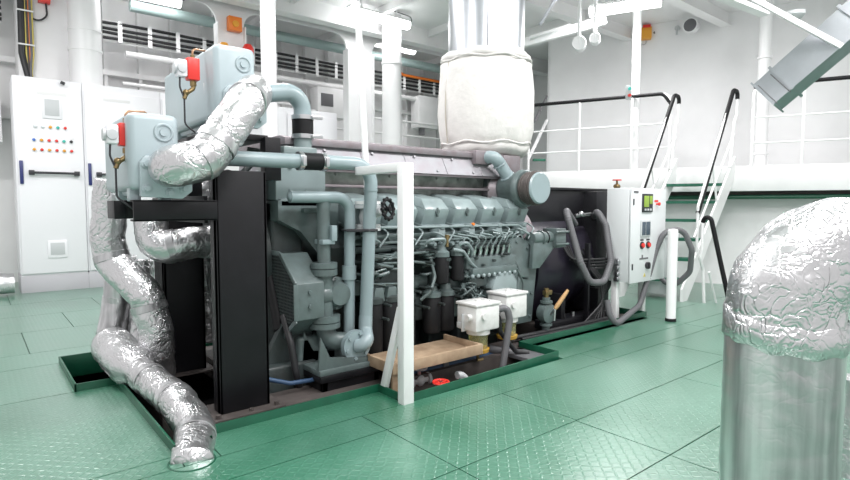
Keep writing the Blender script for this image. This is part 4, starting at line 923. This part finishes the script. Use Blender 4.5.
# control box
t = thing('control_box', 'light grey generator control box with display, red buttons and switch', 'control box', (5.2, 2.97, 0))
X0, X1, Y0, Y1, Z0, Z1 = 4.87, 5.54, 2.84, 3.1, .39, 1.315
obj('body', B().box(X0, X1, Y0+.02, Y1, Z0+.01, Z1, .008), 'ctl', t)
d = obj('door', B().box(X0+.004, X1-.004, Y0-.005, Y0+.014, Z0, Z1-.004, .006), 'ctl', t)
def onb(u, v): return P(u, v, Y=Y0-.006)
sc = obj('display', B().box(5.06, 5.25, Y0-.018, Y0-.004, 1.08, 1.26, .004), 'ink', d); obj('screen', B().box(5.08, 5.17, Y0-.021, Y0-.017, 1.13, 1.24, .001), 'lcd', sc); obj('screen', B().box(5.185, 5.235, Y0-.021, Y0-.017, 1.16, 1.24, .001), 'lcd', sc)
obj('keys', B().box(5.09, 5.12, Y0-.022, Y0-.017, 1.095, 1.115, 0).box(5.14, 5.17, Y0-.022, Y0-.017, 1.095, 1.115, 0).box(5.19, 5.22, Y0-.022, Y0-.017, 1.095, 1.115, 0), 'greyp', sc)
sc = obj('meter', B().box(5.04, 5.22, Y0-.018, Y0-.004, .84, 1.0, .004), 'greyp', d); obj('screen', B().box(5.055, 5.12, Y0-.021, Y0-.017, .855, .985, .001), 'glass', sc); obj('screen', B().box(5.13, 5.205, Y0-.021, Y0-.017, .855, .985, .001), 'glass', sc)
for x in (5.075, 5.19):
    r = obj('button_ring', B().cyl((x, Y0-.005, .755), (x, Y0-.014, .755), .036, n=20).box(x-.03, x+.03, Y0-.008, Y0-.004, .80, .815, 0), 'ink', d); obj('push_button', B().cyl((x, Y0-.014, .755), (x, Y0-.03, .755), .022, n=18), 'red', r)
obj('emergency_button', B().cyl((5.34, Y0-.005, 1.16), (5.34, Y0-.03, 1.16), .01, n=12).lathe((5.34, Y0-.03, 1.16), (0, -1, 0), [(0, .01), (0, .018), (.012, .017), (.014, .005)], n=18).box(5.30, 5.37, Y0-.008, Y0-.004, 1.18, 1.20, 0), 'red', d, 'red emergency stop button')
obj('selector_switch', B().cyl((5.18, Y0-.005, .55), (5.18, Y0-.03, .55), .034, n=18).bar((5.18, Y0-.035, .52), (5.18, Y0-.035, .58), .014, .02), 'ink', d)
obj('key_plate', B().box(5.04, 5.2, Y0-.008, Y0-.004, .615, .63, 0).box(5.08, 5.1, Y0-.008, Y0-.004, .63, .66, 0), 'hose', d)
obj('warning_label', B().prism([(5.12, .44), (5.16, .44), (5.14, .475)], 'y', Y0-.008, Y0-.004), 'yellow', d)
for z in (.52, 1.15): obj('hinge_mark', B().box(X0+.03, X0+.05, Y0-.01, Y0-.003, z, z+.06, .002), 'ink', d)
obj('name_plate', B().box(X0+.04, X0+.12, Y0-.008, Y0-.004, 1.265, 1.285, 0), 'hose', d)
for k, z in enumerate((.60, .54, .48, .43)):
    g_ = obj('cable_gland', B().cyl((X0+.002, 2.96, z), (X0-.05, 2.96, z), .022 if k else .026, n=12).cyl((X0-.012, 2.96, z), (X0-.026, 2.96, z), .032, n=6), 'steel', t)
obj('leg', B().box(4.88, 4.94, 2.98, 3.04, 0, .40, .004), 'white', t); obj('leg', B().box(5.42, 5.48, 3.0, 3.06, 0, .40, .004), 'white', t)

# ================================================================== BLACK STEEL STAND, TANKS
t = thing('tank_stand', 'black steel stand of box columns and beams carrying the two grey tanks', 'stand', (1.1, 3.4, 0))
obj('column', B().box(.995, 1.275, 2.955, 3.0, .015, 1.335, .004).box(.995, 1.01, 2.955, 3.06, .015, 1.335, .003).box(1.258, 1.275, 2.955, 3.06, .015, 1.335, .003), 'black', t, 'wide front column')
obj('foot_plate', B().box(.93, 1.34, 2.88, 3.16, 0, .016, .003).bolt((.97, 2.915, .016), (0, 0, 1), .015, .02).bolt((1.30, 2.915, .016), (0, 0, 1), .015, .02).bolt((1.15, 2.915, .016), (0, 0, 1), .012, .015), 'brownst', t)
obj('column', B().box(1.0, 1.27, 4.05, 4.1, -.03, 1.2, .004).box(1.0, 1.02, 4.05, 4.3, -.03, 1.2).box(1.25, 1.27, 4.05, 4.3, -.03, 1.2), 'black', t)
obj('foot_plate', B().box(.95, 1.32, 3.98, 4.35, -.04, -.028), 'brownst', t)
obj('beam', B().box(.60, 1.0, 2.94, 2.96, 1.07, 1.175, .003).box(.60, 1.0, 2.94, 3.02, 1.165, 1.175, .002).box(.60, 1.0, 2.94, 3.02, 1.07, 1.08, .002), 'black', t)
obj('beam', B().box(.60, 1.0, 3.14, 3.2, 1.08, 1.175, .003), 'black', t)
obj('beam', B().box(.98, 1.0, 3.1, 4.1, 1.05, 1.2, .003).box(1.25, 1.27, 3.1, 4.1, 1.05, 1.2, .003), 'black', t)
obj('upright', B().box(1.02, 1.10, 3.5, 3.56, 1.175, 1.56, .003).box(1.38, 1.48, 3.2, 3.28, 1.30, 1.56, .003).box(1.06, 1.42, 3.25, 3.9, 1.54, 1.575, .003), 'black', t)

q0_ = P(114, 206, Y=3.12); obj('beam', B().box(q0_.x, q0_.x+.055, 3.12, 3.3, 1.08, 1.172, .003), 'black', t)
def tank(x0, x1, y0, y1, z0, z1, label, bev=.035):
    t = thing('header_tank', label, 'tank', ((x0+x1)/2, (y0+y1)/2, z0), 'grey-green header tanks')
    w = x1-x0; h = z1-z0; yf = y0
    b = B(); b.box(x0, x1, y0, y1, z0+.04, z1, bev)
    b.prism([(x0, z0+.14), (x0+.05, z0+.02), (x1-.03, z0+.02), (x1, z0+.1)], 'y', y0+.06, y1-.02)
    obj('shell', b, 'tank', t, ang=50)
    obj('boss', B().lathe((x0+w*.68, yf+.004, z0+h*.78), (0, -1, 0), [(0, .048), (.006, .048), (.012, .042), (.012, .036), (.006, .034), (.006, .02), (.016, .018), (.016, .01)], n=28), 'tank', t)
    # lower flange with bolts
    fc = (x0+w*.72, yf, z0+h*.30)
    b = B(); b.prism([(x0+w*.18, z0+.01), (x0+w*.18, z0+h*.42), (x0+w*.28, z0+h*.5), (x1+.02, z0+h*.5), (x1+.05, z0+h*.4), (x1+.05, z0+.04), (x1, z0+.0)], 'y', yf-.022, yf+.01, .006)
    for bx, bz in ((x0+w*.30, z0+h*.40), (x0+w*.30, z0+.05), (x1+.01, z0+.05), (x0+w*.75, z0+.03)):
        b.lathe((bx, yf-.02, bz), (0, -1, 0), [(0, .022), (.008, .022), (.01, .012), (.022, .012), (.022, .001)], n=14)
    obj('end_flange', b, 'tank', t)
    obj('ring_flange', B().lathe((fc[0]+.02, yf-.02, z0+h*.36), (0, -1, 0), [(0, .10), (.016, .10), (.016, .01)], n=32), 'tank', t)
    for fb in ((x0+.01, x0+.06, y0+.05, y0+.12, z0-.012, z0+.09), (x1-.07, x1-.02, y0+.1, y0+.17, z0-.012, z0+.08), (x0+.03, x0+.09, y1-.2, y1-.1, z0-.012, z0+.1)): obj('foot', B().box(*fb, .003), 'tank', t)
    return t
T1 = tank(.59, .825, 2.96, 3.58, 1.18, 1.60, 'lower left grey-green tank with rounded corners, in front of the switchboard')
T2 = tank(1.06, 1.30, 3.12, 4.15, 1.59, 2.045, 'raised grey-green tank, higher and right of the other one')
def sensor(c, label, s=1.0):
    # red box with white dial on the side facing -X
    x, y, z = c; t = thing('pressure_switch', label, 'switch', (x, y, z-.1), 'red and white tank sensors')
    obj('red_housing', B().box(x-.035, x+.03, y-.03, y+.03, z-.05*s, z+.06*s, .006), 'red', t)
    obj('dial', B().box(x-.09, x-.035, y-.032, y+.034, z-.045, z+.05, .012), 'whitepow', t); obj('dial_face', B().lathe((x-.09, y, z), (-1, 0, 0), [(0, .03), (.012, .03), (.014, .002)], n=22).lathe((x-.065, y-.03, z), (0, -1, 0), [(0, .026), (.012, .024), (.014, .002)], n=22), 'greyp', t)
    obj('brass_elbow', B().tube([(x, y, z-.05), (x, y, z-.10), (x-.04, y, z-.13), (x-.05, y, z-.16)], .012, R=.02, n=10).cyl((x, y, z-.06), (x, y, z-.085), .018, n=8).ball((x-.04, y, z-.125), .018), 'brass', t)
    obj('copper_tube', B().tube([(x, y, z+.05), (x, y, z+.12), (x+.1, y+.06, z+.135), (x+.17, y+.12, z+.09)], .006, R=.03, n=8), 'copper', t)
    obj('fitting', B().cyl((x, y, z+.06), (x, y, z+.085), .012, n=8), 'brass', t)
    obj('cable', B().tube([(x-.07, y, z-.04), (x-.075, y-.01, z-.1), (x-.05, y, z-.16), (x-.05, y+.0, z-.3), (x+.02, y-.02, z-.36)], .005, R=.04, n=8), 'ink', t)
    return t
c1 = P(126, 136, Y=3.05); c2 = P(194, 70, Y=3.22)
sensor((c1.x, 3.05, c1.z), 'red switch with white dial on the lower left tank')
sensor((c2.x, 3.24, c2.z), 'red switch with white dial on the raised tank', 1.1)
tag(obj('sight_tube', B().tube([(1.075, 3.3, 1.62), (1.065, 3.3, 1.85)], .008, n=8), 'clearb'), 'thin translucent tube on the side of the raised tank', 'tube')
SZ = P(224, 54, Y=8.3).z
# beacons behind tank 2
c = P(224, 45, Y=8.3); t = thing('beacon', 'amber beacon lamp behind the raised tank', 'lamp', c)
obj('dome', B().lathe((c.x, 8.3, SZ), (0, 0, 1), [(0, .08), (.1, .08), (.16, .05), (.17, .01)], n=22), 'amber', t)
c = P(248, 47, Y=8.3); t = thing('beacon', 'red beacon lamp behind the raised tank', 'lamp', c)
obj('dome', B().lathe((c.x, 8.3, SZ), (0, 0, 1), [(0, .085), (.14, .085), (.2, .05), (.21, .01)], n=22), 'red', t)
c = P(234, 25, Y=8.45); t = thing('call_point', 'square orange call point on the white frame above the beacons', 'alarm', c)
obj('box', B().box(c.x-.1, c.x+.1, 8.38, 8.49, c.z-.1, c.z+.11, .008), 'orange', t); obj('button', B().lathe((c.x, 8.38, c.z), (0, -1, 0), [(0, .05), (.02, .045), (.022, .01)], n=18), 'amber', t)
tag(obj('beacon_shelf', B().box(P(217, 50, Y=8.3).x, P(252, 50, Y=8.3).x, 8.2, 8.5, SZ-.03, SZ), 'white'), 'white shelf carrying the amber and red beacons', 'shelf')

# ================================================================== FOIL PIPES
def foil(pts, r, R, label, m='foil', disp=.012, n=40, step=.018, bands=(), seed=0, rf=None, name='lagged_pipe', cat='pipe'):
    t = thing(name, label, cat, pts[0])
    obj('foil_lagging', B().tube(pts, r, R=R, n=n, seg=14, step=step, disp=disp, ds=11, seed=seed, rf=rf), m, t, ang=180)
    full = resample(fillet(pts, R, 14), .02); L = len(full)
    for f in bands:
        i = min(L-2, max(1, int(f*L))); d = (full[i+1]-full[i-1]).normalized()
        b = B(); p = full[i]; _, a, u = basis(d); k = 40; rr = []; rq = rf(f*sum((full[j+1]-full[j]).length for j in range(L-1))) if rf else 1
        for w, ex in ((-.024, -.002), (-.022, .003), (.022, .003), (.024, -.002)):
            rr.append([p+d*w+(a*math.cos(2*PI*j/k)+u*math.sin(2*PI*j/k))*(r*rq+ex+.004*noise.noise(V((j*.4, w*20, f*9)))+disp*.5) for j in range(k)])
        b.rings(rr, cap=False); obj('foil_band', b, 'foils', t, ang=60)
    return t
# elbow between the tanks: starts at tank 1 flange, comes toward us, climbs to tank 2
g0 = V((.79, 2.93, 1.345)); g1 = V((.80, 2.80, 1.345))
f2c = V((1.28, 3.09, 1.80))
foil([V((.79, 2.94, 1.345)), P(168, 168, Y=2.80), P(205, 160, Y=2.80), P(247, 101, Y=2.86), P(254, 93, Y=3.08)], .099, [.07, .15, .10], 'foil wrapped elbow pipe climbing from the lower tank to the raised tank', disp=.006, bands=(.34, .48, .80), seed=3)
# descending pipes on the left (behind tank 1)
foil([P(112, 180, D=3.7), P(108, 240, D=3.7), P(113, 262, D=3.7), P(146, 296, D=3.6), P(156, 330, D=3.6), P(158, 355, D=3.65)+V((0, 0, -.4))], .105, [.1, .12, .1, .1], 'crumpled foil wrapped pipe dropping behind the lower tank then slanting right', disp=.009, bands=(.3, .62), seed=11)
foil([P(150, 220, D=3.7), P(155, 250, D=3.65), P(185, 243, D=3.7), P(300, 238, D=4.5)], .105, [.10, .10], 'foil wrapped pipe running level behind the black columns', disp=.010, bands=(.25, .5), seed=17)
foil([P(122, 255, D=4.1), P(118, 300, D=4.1), P(111, 335, D=4.05)], .10, .1, 'smooth foil duct slanting down to the left on the floor side', m='foils', disp=.005, bands=(.4,), seed=5)
foil([P(142, 260, D=4.2), P(141, 345, D=4.1), P(141, 345, D=4.1)+V((0, 0, -.4))], .085, .1, 'short foil wrapped pipe standing between slanting duct and black column', disp=.01, seed=8, bands=(.75,))
foil([P(205, 170, D=4.3), P(206, 262, D=4.3), P(207, 340, D=4.3)], .10, .1, 'vertical foil wrapped pipe seen between the black columns', disp=.012, seed=9, bands=(.3,))
# big floor pipe
ft = V((.72, 2.53, -.03))
foil([P(112, 345, D=3.75), P(128, 362, D=3.5), P(150, 380, D=3.25), P(178, 402, D=2.95), P(196, 428, D=2.74), ft], .108, [.2, .2, .2, .10], 'thick foil wrapped pipe snaking over the pit edge and down through the floor', disp=.007, bands=(.36, .58, .9), seed=21, rf=lambda L: 1.2 if L < .42 else max(.86, 1.2-(L-.42)*2.6) if L < .56 else .86)
tag(obj('pipe_collar', B().torus((.72, 2.53, .0), (0, 0, 1), .098, .005, 30, 8), 'green'), 'dark green collar round the foil pipe where it enters the floor', 'collar')
tag(obj('pit_lamp_disc', B().lathe((.56, 4.25, -.10), (0, 0, 1), [(0, .10), (.03, .11), (.04, .08), (.045, .01)], n=28), 'greyp'), 'pale round flange lying in the left corner of the pit', 'flange')
# foreground lagged pipe
fc = P(788, 205, D=1.95); fc = V((fc.x, fc.y, 0)); R3 = V((*RT, 0))
zt = 1.0
fd = (R3*.97+V((*FW, 0))*.1).normalized()
p_up = fc+V((0, 0, zt))
big = [V((fc.x, fc.y, 0)), V((fc.x, fc.y, .97)), V((fc.x, fc.y, .97))+fd*.7]
t = thing('lagged_pipe', 'large foil wrapped pipe with elbow in the right foreground', 'pipe', (fc.x, fc.y, 0))
obj('lower_cladding', B().tube([V((fc.x, fc.y, 0)), V((fc.x, fc.y, .73))], .184, n=72, step=.012, disp=.004, ds=5), 'foils', t, ang=180, label='smoother foil sleeve')
obj('elbow_lagging', B().tube([V((fc.x, fc.y, .68)), V((fc.x, fc.y, .985)), V((fc.x, fc.y, .985))+fd*.8], .184, R=.205, n=90, seg=24, step=.012, disp=.009, ds=8, seed=31), 'foil', t, ang=180)
b = B(); k = 64; rr = []
for z, ex in ((.675, .0), (.678, .005), (.72, .008), (.77, .006), (.775, .0)):
    rr.append([V((fc.x+(.185+ex+.004*noise.noise(V((j*.5, z*30, 0))))*math.cos(2*PI*j/k), fc.y+(.185+ex+.004*noise.noise(V((j*.5, z*30, 0))))*math.sin(2*PI*j/k), z+.03*math.sin(2*PI*j/k+.6)+.006*math.sin(j*.9))) for j in range(k)])
b.rings(rr, cap=False); obj('foil_tape', b, 'foil', t, ang=90)
c = P(852, 400, D=2.3); tag(obj('lagged_pipe', B().tube([(c.x, c.y, 0), (c.x, c.y, .42)], .06, n=30, step=.02, disp=.006), 'foil'), 'small foil wrapped pipe stub behind the big foreground pipe at right edge', 'pipe')

# ================================================================== AIR DUCT top right
def camvec(r, u, f):  # right, up, forward
    cp, sp = math.cos(PIT), math.sin(PIT); f3 = V((FW[0]*cp, FW[1]*cp, -sp)); r3 = V((*RT, 0)); return r3*r+r3.cross(f3)*u+f3*f
dd = 4.6; Cc = P(792.5, 88, D=dd); rd = (Cc-V((0, 0, H))).normalized(); axd = camvec(.556, .63, -.543); axd = (axd-rd*axd.dot(rd)).normalized(); ph = math.radians(32)
e1 = axd.cross(rd).normalized()
if e1.z > 0: e1 = -e1
w1 = e1*math.cos(ph)-rd*math.sin(ph); w2 = e1*math.sin(ph)+rd*math.cos(ph)
A1, A2 = .28, .15
def ductseg(b, s0, s1, g=0):
    o = Cc-w1*A1; 
    c = [o+axd*s0-w1*g-w2*g, o+w1*(A1+2*g)-w1*g-w2*g+axd*s0, o+w1*(A1+g)+w2*(A2+g)+axd*s0, o-w1*g+w2*(A2+g)+axd*s0]
    return b.hull8(c+[p+axd*(s1-s0) for p in c], 0)
t = thing('air_duct', 'square galvanised air duct slanting down at the top right', 'duct', Cc)
obj('duct', ductseg(B(), 0, 1.3), 'galv', t); obj('outlet_collar', ductseg(B(), -.17, -.005), 'galv', t)
for a_, b_ in ((-.012, .012), (-.18, -.165), (.60, .625)): obj('flange', ductseg(B(), a_, b_, .018), 'galv', t)
b = B(); o = Cc-w1*A1; b.bar(o+axd*-.15+w1*.04-w2*.004, o+axd*-.15+w1*.30-w2*.004, .006, .008).bar(o+axd*-.03+w1*.04-w2*.004, o+axd*-.03+w1*.30-w2*.004, .006, .008); obj('collar_edge', b, 'hose', t)
# diagonal white strut from ceiling
tag(obj('ceiling_strut', B().bar(P(715, -22, D=4.9), P(842, 47, D=4.4), .06, .04), 'white'), 'slanting white strut crossing in front of the air duct', 'strut')
tag(obj('ceiling_strut', B().bar(P(690, -16, D=6.2), P(765, 14, D=6.6), .12, .05), 'white'), 'slanting white beam at the ceiling left of the air duct', 'beam')
# speakers / floodlights near corner
for u, v, r, lb in ((579, 43, .10, 'white cylindrical loudspeaker high in the corner, larger of the pair'), (595, 38, .075, 'white cylindrical loudspeaker high in the corner, smaller and to the right')):
    c = P(u, v, D=7.9); dv = -camvec(.35, .1, 1).normalized(); t = thing('loudspeaker', lb, 'loudspeaker', c)
    obj('body', B().lathe(c, dv, [(-.2, r*.6), (-.18, r*.9), (0, r), (.02, r*.9), (.015, r*.8), (.015, .01)], n=26), 'wallcool', t); obj('bracket', B().bar(c, (c.x, c.y, CZ), .04, .03), 'white', t)
b = B(); b.bar(P(500, 50, D=8.5), P(606, 20, D=8.2), .10, .12).bar(P(530, 40, D=8.4), P(570, 28, D=8.3), .3, .04)
struct('trim_bracket_beam', b, 'wallcool')
# strip hangers
tag(obj('unistrut', B().bar(P(540, 25, D=6.5), P(612, -95, D=6.3), .05, .03), 'galv'), 'grey metal strut slanting at the ceiling right of the exhaust duct', 'strut')
c = onwall(646, 35, .02); t = thing('siren', 'orange wall siren with a flasher high on the white wall', 'siren', c)
dv = -camvec(.3, 0, 1).normalized(); obj('body', B().bar(c, c+dv*.14, .17, .2), 'amber', t); obj('flasher', B().bar(c+V((0, 0, .11)), c+dv*.15+V((0, 0, .11)), .13, .05), 'red', t)
obj('horn', B().lathe(c+camvec(.1, .02, 0), camvec(1, .1, -.2), [(0, .03), (.05, .06), (.055, .01)], n=18), 'hose', t)
obj('cable', B().tube([c+V((0, 0, -.1)), c+V((0, 0, -.2))+camvec(.03, 0, 0), c+camvec(-.1, -.16, 0)], .008, R=.05), 'greyp', t)
c = onwall(690, 25, .42); t = thing('floodlight', 'round white floodlight with grey lens high on the right wall', 'light', c)
dv = -camvec(.7, .1, .7).normalized(); obj('body', B().lathe(c, dv, [(-.25, .05), (-.2, .1), (0, .125), (.0, .11)], n=26), 'wallcool', t); obj('lens', B().lathe(c+dv*.002, dv, [(0, .105), (.01, .09), (.012, .01)], n=24), 'hose', t)
obj('bracket', B().bar(c-dv*.2, c-wn*.38, .05, .05), 'white', t)
c = onwall(677, 28, .06); tag(obj('wall_camera', B().lathe(c, dv, [(-.1, .03), (0, .045), (.01, .01)], n=18).bar(c, c+V((0, 0, -.12)), .03, .03), 'greyp'), 'tiny grey camera just left of the round floodlight', 'camera')
c = P(795, 12, D=6.8); tag(obj('ceiling_lamp', B().lathe((c.x, c.y, c.z), (0, 0, -1), [(0, .11), (.04, .11), (.09, .06), (.1, .01)], n=24), 'greyp'), 'small grey dome lamp on the ceiling left of the air duct', 'lamp')
# ladder seen behind bag
t = thing('ladder', 'white ladder with slim dark handrail in the bright gap beside the exhaust lagging', 'ladder', P(530, 165, D=9.8))
obj('stringer', B().bar(P(528, 160, D=9.8), P(547, 120, D=10.2), .05, .03), 'white', t); obj('handrail', B().cyl(P(534, 122, D=9.9), P(547, 96, D=10.1), .02), 'hose', t)
obj('tread', B().bar(P(533, 160, D=9.9), P(545, 160, D=9.9), .1, .04), 'grating', t)

# ================================================================== LIGHT & VIEW
w = bpy.data.worlds.new('world'); bpy.context.scene.world = w; w.use_nodes = True
w.node_tree.nodes['Background'].inputs[0].default_value = (1, .985, .99, 1); w.node_tree.nodes['Background'].inputs[1].default_value = .68
vs = bpy.context.scene.view_settings; vs.view_transform = 'Standard'; vs.look = 'None'; vs.exposure = .26; vs.gamma = 1; vs.use_curve_mapping = False
